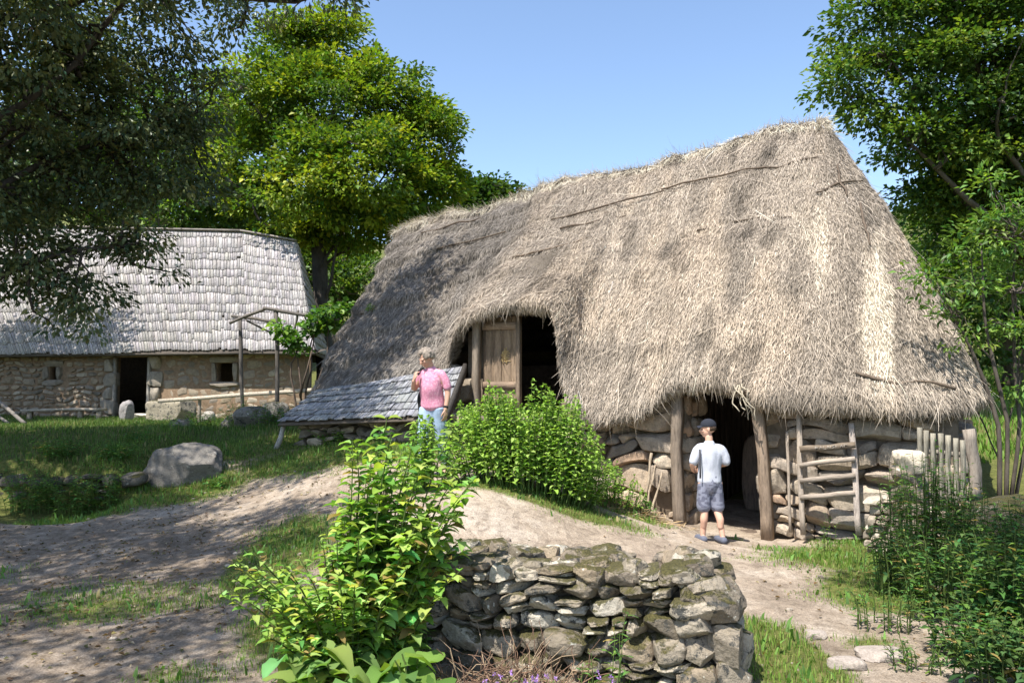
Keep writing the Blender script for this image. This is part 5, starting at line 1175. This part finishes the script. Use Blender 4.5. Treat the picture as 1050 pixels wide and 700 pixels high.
# ---- woman
wpos = at(446, 497, 9.75); wpos[2] = G(wpos[0], wpos[1])
wo = thing('person', 'grey-haired woman in a pink top and light jeans carrying a black shoulder bag', 'person', wpos, math.radians(-14))
SK = (.52, .30, .215); b_ = MB()
# legs
limb(b_, [(-.085, 0, .84), (-.10, -.12, .47), (-.11, -.05, .09)], [.088, .058, .040]); limb(b_, [(.085, 0, .84), (.10, .04, .47), (.11, .15, .12)], [.088, .058, .040])
ell(b_, (-.11, -.12, .045), (.042, .12, .04), n=7); ell(b_, (.11, .09, .055), (.042, .12, .04), rotx(.25), 7)
limb(b_, [(0, .01, .84), (0, 0, .98), (.0, -.01, 1.12), (0, 0, 1.26), (0, .0, 1.34)], [(.150, .110), (.135, .10), (.135, .105), (.125, .085), (.06, .055)], 18, (1, 0, 0))
limb(b_, [(0, .01, 1.32), (-.015, -.03, 1.44)], [.056, .052])
limb(b_, [(.145, .0, 1.275), (.235, .03, 1.08), (.225, -.05, .86)], [.052, .040, .027]); hand(b_, (.225, -.055, .85), (.0, -.15, -1), (-.4, -1, 0), .95, .5, (-1, 0, 0))
limb(b_, [(-.145, .0, 1.275), (-.245, -.05, 1.10), (-.165, -.165, 1.22)], [.052, .040, .027]); hand(b_, (-.162, -.168, 1.228), (.25, .1, 1), (.8, -.6, 0), .95, .9, (.4, 1, 0))
f, R = head(b_, (-.03, -.055, 1.495), .112, math.radians(-34), math.radians(24))
body = remesh(b_, 'body', M['skin'], wo, .0065, 3, SK); eyes(f, R, .112, wo)
t_ = MB(); limb(t_, [(0, .01, .90), (0, .0, 1.0), (.0, -.015, 1.12), (0, -.005, 1.24), (0, .0, 1.315)], [(.176, .135), (.160, .125), (.162, .138), (.160, .118), (.095, .085)], 24, (1, 0, 0))
limb(t_, [(.07, 0, 1.30), (.15, .01, 1.285), (.20, .02, 1.20), (.220, .022, 1.13)], [.058, .062, .056, .050]); limb(t_, [(-.07, 0, 1.30), (-.15, -.01, 1.285), (-.205, -.02, 1.20), (-.230, -.035, 1.14)], [.058, .062, .056, .050])
def pink(co):
    n = vnoise(co * 95, 3); c = np.tile(np.array([(.62, .26, .37)]), (len(co), 1)); c[n > .35] = (.70, .38, .47); c[n < -.45] = (.54, .20, .30); return c
o = remesh(t_, 'blouse', M['cloth'], wo, .0075, 3, pink); foldn(.016, (9, 9, 3.5), 4)(o)
j = MB(); limb(j, [(0, .01, .96), (0, .01, .86), (0, .005, .80)], [(.150, .112), (.165, .118), (.14, .11)], 20, (1, 0, 0))
limb(j, [(-.085, 0, .86), (-.10, -.12, .47), (-.11, -.04, .12)], [.102, .078, .066]); limb(j, [(.085, 0, .86), (.10, .04, .47), (.11, .15, .15)], [.102, .078, .066])
o = remesh(j, 'jeans', M['cloth'], wo, .009, 3, lambda co: np.array((.34, .44, .58)) * (1 + .15 * fbm(co * 12, 3, 2))[:, None]); foldn(.007, (8, 8, 14), 6)(o)
h = MB(); rs = np.random.default_rng(5); ell(h, f((0, .20, .34)), np.array((.80, .80, .78)) * .112, R, 12)
for k in range(70):
    d = nrm(rs.normal(size=3)); 
    if d[1] < -.28 and d[2] < .50: continue
    if d[2] < -.62: continue
    ell(h, f((d[0] * .66, .15 + d[1] * .74, .30 + d[2] * .68)), np.array((.27, .27, .25)) * .112 * rs.uniform(.85, 1.35), R, 5)
o = remesh(h, 'hair', M['cloth'], wo, .007, 1, lambda co: np.array((.25, .21, .175)) * (1 + .6 * fbm(co * (60, 60, 30), 3, 2))[:, None]); foldn(.012, 42, 3)(o)
bg = MB(); V, Q = stone((-.20, .06, .93), (.12, .28, .36), 12, 4, .04, rot=rotz(.5), seed=4); bg.add(V, Q, (.012, .012, .013)); bag = bg.build('shoulder_bag', M['dark'], wo, True)
mb = MB(); mb.add(*tube([(-.19, .05, 1.08), (-.19, -.04, 1.22), (-.14, -.08, 1.34), (-.11, .0, 1.375), (-.13, .09, 1.32), (-.18, .10, 1.10)], np.array([[.014, .004]]).repeat(6, 0), 6), (.015, .015, .015)); mb.build('strap', M['dark'], bag)
mb = MB(); V, F_ = tube([(.226, -.035, .90), (.225, -.045, .875)], .031, 12); mb.add(V, F_, (.02, .02, .02)); mb.build('wristwatch', M['dark'], wo)
for (x, y, z, rr_) in ((-.11, -.10, .04, 0), (.11, .11, .05, .25)):
    mb = MB(); ell(mb, (x, y, z), (.05, .135, .042), rotx(rr_), 7); mb.c = [np.tile((.10, .10, .11), (len(v), 1)) for v in mb.V]; mb.build('shoe', M['dark'], wo, True)
wo.scale = (.92, .94, .97); wo.rotation_euler = (math.radians(5), 0, math.radians(-24))
# ---- boy, seen from behind: body faces +y, head turned left
bp = at(729, 551, 9.05); bp[2] = G(bp[0], bp[1])
bo = thing('person', 'boy with a dark cap, pale t-shirt and grey shorts standing at the dark doorway', 'person', bp, math.radians(2))
SB = (.60, .36, .26); b_ = MB()
for s, ax, ay in ((-1, -.085, .02), (1, .115, -.06)):
    limb(b_, [(s * .07, 0, .66), (s * .075 + .01, .01, .38), (ax, ay, .075)], [.070, .046, .029]); limb(b_, [(ax, ay - .03, .04), (ax - .01, ay + .05, .035), (ax - .02, ay + .13, .025)], [.034, .034, .028])
    limb(b_, [(s * .07 + .002, -.012, .33), ((s * .075 + ax) / 2, -.022 + ay * .4, .26), ((s * .07 + ax * 1.2) / 2.2, -.01 + ay * .7, .18)], [.038, .044, .034])
limb(b_, [(0, 0, .66), (0, 0, .76), (0, 0, .90), (0, 0, 1.02), (0, 0, 1.09)], [(.115, .082), (.105, .075), (.118, .08), (.125, .075), (.055, .05)], 18, (1, 0, 0)); limb(b_, [(0, 0, 1.07), (-.005, .01, 1.17)], [.045, .042])
limb(b_, [(-.120, 0, 1.035), (-.215, -.035, .87), (-.165, .10, .79)], [.042, .031, .022]); hand(b_, (-.163, .105, .787), (.7, .8, -.1), (0, .2, 1), .8, .7)
limb(b_, [(.120, 0, 1.035), (.190, -.01, .875), (.165, .15, .84)], [.042, .031, .022]); hand(b_, (.163, .155, .84), (-.5, .9, .1), (0, .1, 1), .8, .7)
f, R = head(b_, (-.012, .02, 1.262), .100, math.radians(180 + 78), math.radians(2)); body = remesh(b_, 'body', M['skin'], bo, .0055, 3, SB); eyes(f, R, .10, bo)
t_ = MB(); limb(t_, [(0, 0, .68), (0, 0, .80), (0, 0, .92), (0, 0, 1.01), (0, 0, 1.085)], [(.138, .108), (.132, .10), (.135, .10), (.132, .09), (.070, .062)], 24, (1, 0, 0))
limb(t_, [(-.05, 0, 1.055), (-.125, 0, 1.03), (-.17, -.015, .95), (-.19, -.022, .90)], [.045, .056, .052, .048]); limb(t_, [(.05, 0, 1.055), (.125, 0, 1.03), (.165, -.005, .95), (.18, -.01, .90)], [.045, .056, .052, .048])
o = remesh(t_, 't_shirt', M['cloth'], bo, .0065, 3, (.46, .48, .54)); foldn(.018, (8, 8, 4), 8)(o)
j = MB(); limb(j, [(0, 0, .74), (0, 0, .66), (0, 0, .61)], [(.125, .096), (.130, .10), (.11, .09)], 20, (1, 0, 0))
for s in (-1, 1): limb(j, [(s * .064, 0, .66), (s * .076, .005, .50), (s * .080 + .004, .01, .40)], [.074, .076, .080])
o = remesh(j, 'shorts', M['cloth'], bo, .0065, 2, lambda co: np.where((vnoise(co * (30, 30, 45), 3) > .1)[:, None], (.12, .125, .17), (.21, .22, .28))); foldn(.008, (10, 10, 8), 9)(o)
mb = MB(); rf = lambda x, y, z: f((x, y, z))
cp = MB(); V, Q = CG[12]; P = nrm(V); P[:, 2] = np.maximum(P[:, 2], -.12); P = P * np.array((.78, .90, .80)) * .1; cp.add(P @ R.T + f((0, .08, .36)), Q)
cap = remesh(cp, 'cap', M['cloth'], bo, .005, 1, (.022, .025, .035))
mb = MB(); br = []
for i in range(7):
    for jx in range(9):
        u = i / 6; a = (jx / 8 - .5) * 2; br.append(f((a * .66 * (1 - .25 * u ** 2), -.62 - .62 * u * (1 - .35 * a * a), .34 + .06 * math.cos(a * 1.4) - .10 * u - .14 * a * a)))
br = np.array(br); q = np.array([(i * 9 + k, i * 9 + k + 1, (i + 1) * 9 + k + 1, (i + 1) * 9 + k) for i in range(6) for k in range(8)]); mb.add(np.r_[br, br + [0, 0, .005]], np.r_[q, q[:, ::-1] + 63], (.022, .025, .035)); mb.build('brim', M['cloth'], cap, True)
h = MB(); ell(h, f((0, .22, .05)), np.array((.72, .72, .42)) * .1, R, 12); o = remesh(h, 'hair', M['cloth'], bo, .006, 1, (.07, .045, .028)); foldn(.004, 60, 3)(o)
mb = MB(); st_ = [(-.10, -.10, .74), (-.06, -.125, .86), (.02, -.125, .96) , (.10, -.08, 1.05)]; 
mb.add(*tube([(-.135, -.085, 1.04), (-.14, -.11, .85), (-.138, -.10, .72)], np.array([[.010, .003]]).repeat(3, 0), 6), (.05, .05, .06)); mb.build('strap', M['dark'], bo)
for (ax, ay, s) in ((-.085, .02, -1), (.115, -.06, 1)):
    mb = MB(); limb(mb, [(ax, ay - .045, .036), (ax - .012, ay + .05, .034), (ax - .024, ay + .135, .028)], [.040, .043, .036]); o = remesh(mb, 'sandal', M['dark'], bo, .006, 1, (.12, .13, .17))

# ============================================================ camera, sun, sky
cam = bpy.data.cameras.new('camera'); co_ = bpy.data.objects.new('camera', cam); C.objects.link(co_); co_.location = (0, 0, 1.6); co_.rotation_euler = (math.pi / 2 + PITCH, 0, 0)
cam.lens = 28; cam.sensor_width = 36; cam.clip_end = 2000; cam.clip_start = .05; SC.camera = co_
sd = Vector((-.30, -.40, .87)).normalized()
sl_ = bpy.data.lights.new('sun', 'SUN'); sl_.energy = 5.0; sl_.angle = math.radians(.5); sl_.color = (1, .95, .87); so = bpy.data.objects.new('sun', sl_); C.objects.link(so); so.rotation_euler = sd.to_track_quat('Z', 'Y').to_euler(); so.location = (0, 0, 30)
w_ = bpy.data.worlds.new('World'); SC.world = w_; w_.use_nodes = True; nt = w_.node_tree; nt.nodes.clear()
sk = nt.nodes.new('ShaderNodeTexSky'); sk.sky_type = 'NISHITA'; sk.sun_disc = False; sk.sun_elevation = math.asin(sd.z); sk.sun_rotation = math.atan2(sd.x, sd.y); sk.air_density = 1.0; sk.dust_density = 1.0; sk.ozone_density = 1.6; sk.altitude = 300
bgn = nt.nodes.new('ShaderNodeBackground'); bgn.inputs['Strength'].default_value = .15; ow = nt.nodes.new('ShaderNodeOutputWorld'); nt.links.new(sk.outputs[0], bgn.inputs[0]); nt.links.new(bgn.outputs[0], ow.inputs[0])
SC.view_settings.view_transform = 'Standard'; SC.view_settings.look = 'None'; SC.view_settings.gamma = 1; SC.view_settings.exposure = .86
SC.render.engine = 'CYCLES'; SC.cycles.max_bounces = 6; SC.cycles.diffuse_bounces = 3; SC.cycles.transmission_bounces = 4; SC.cycles.transparent_max_bounces = 4
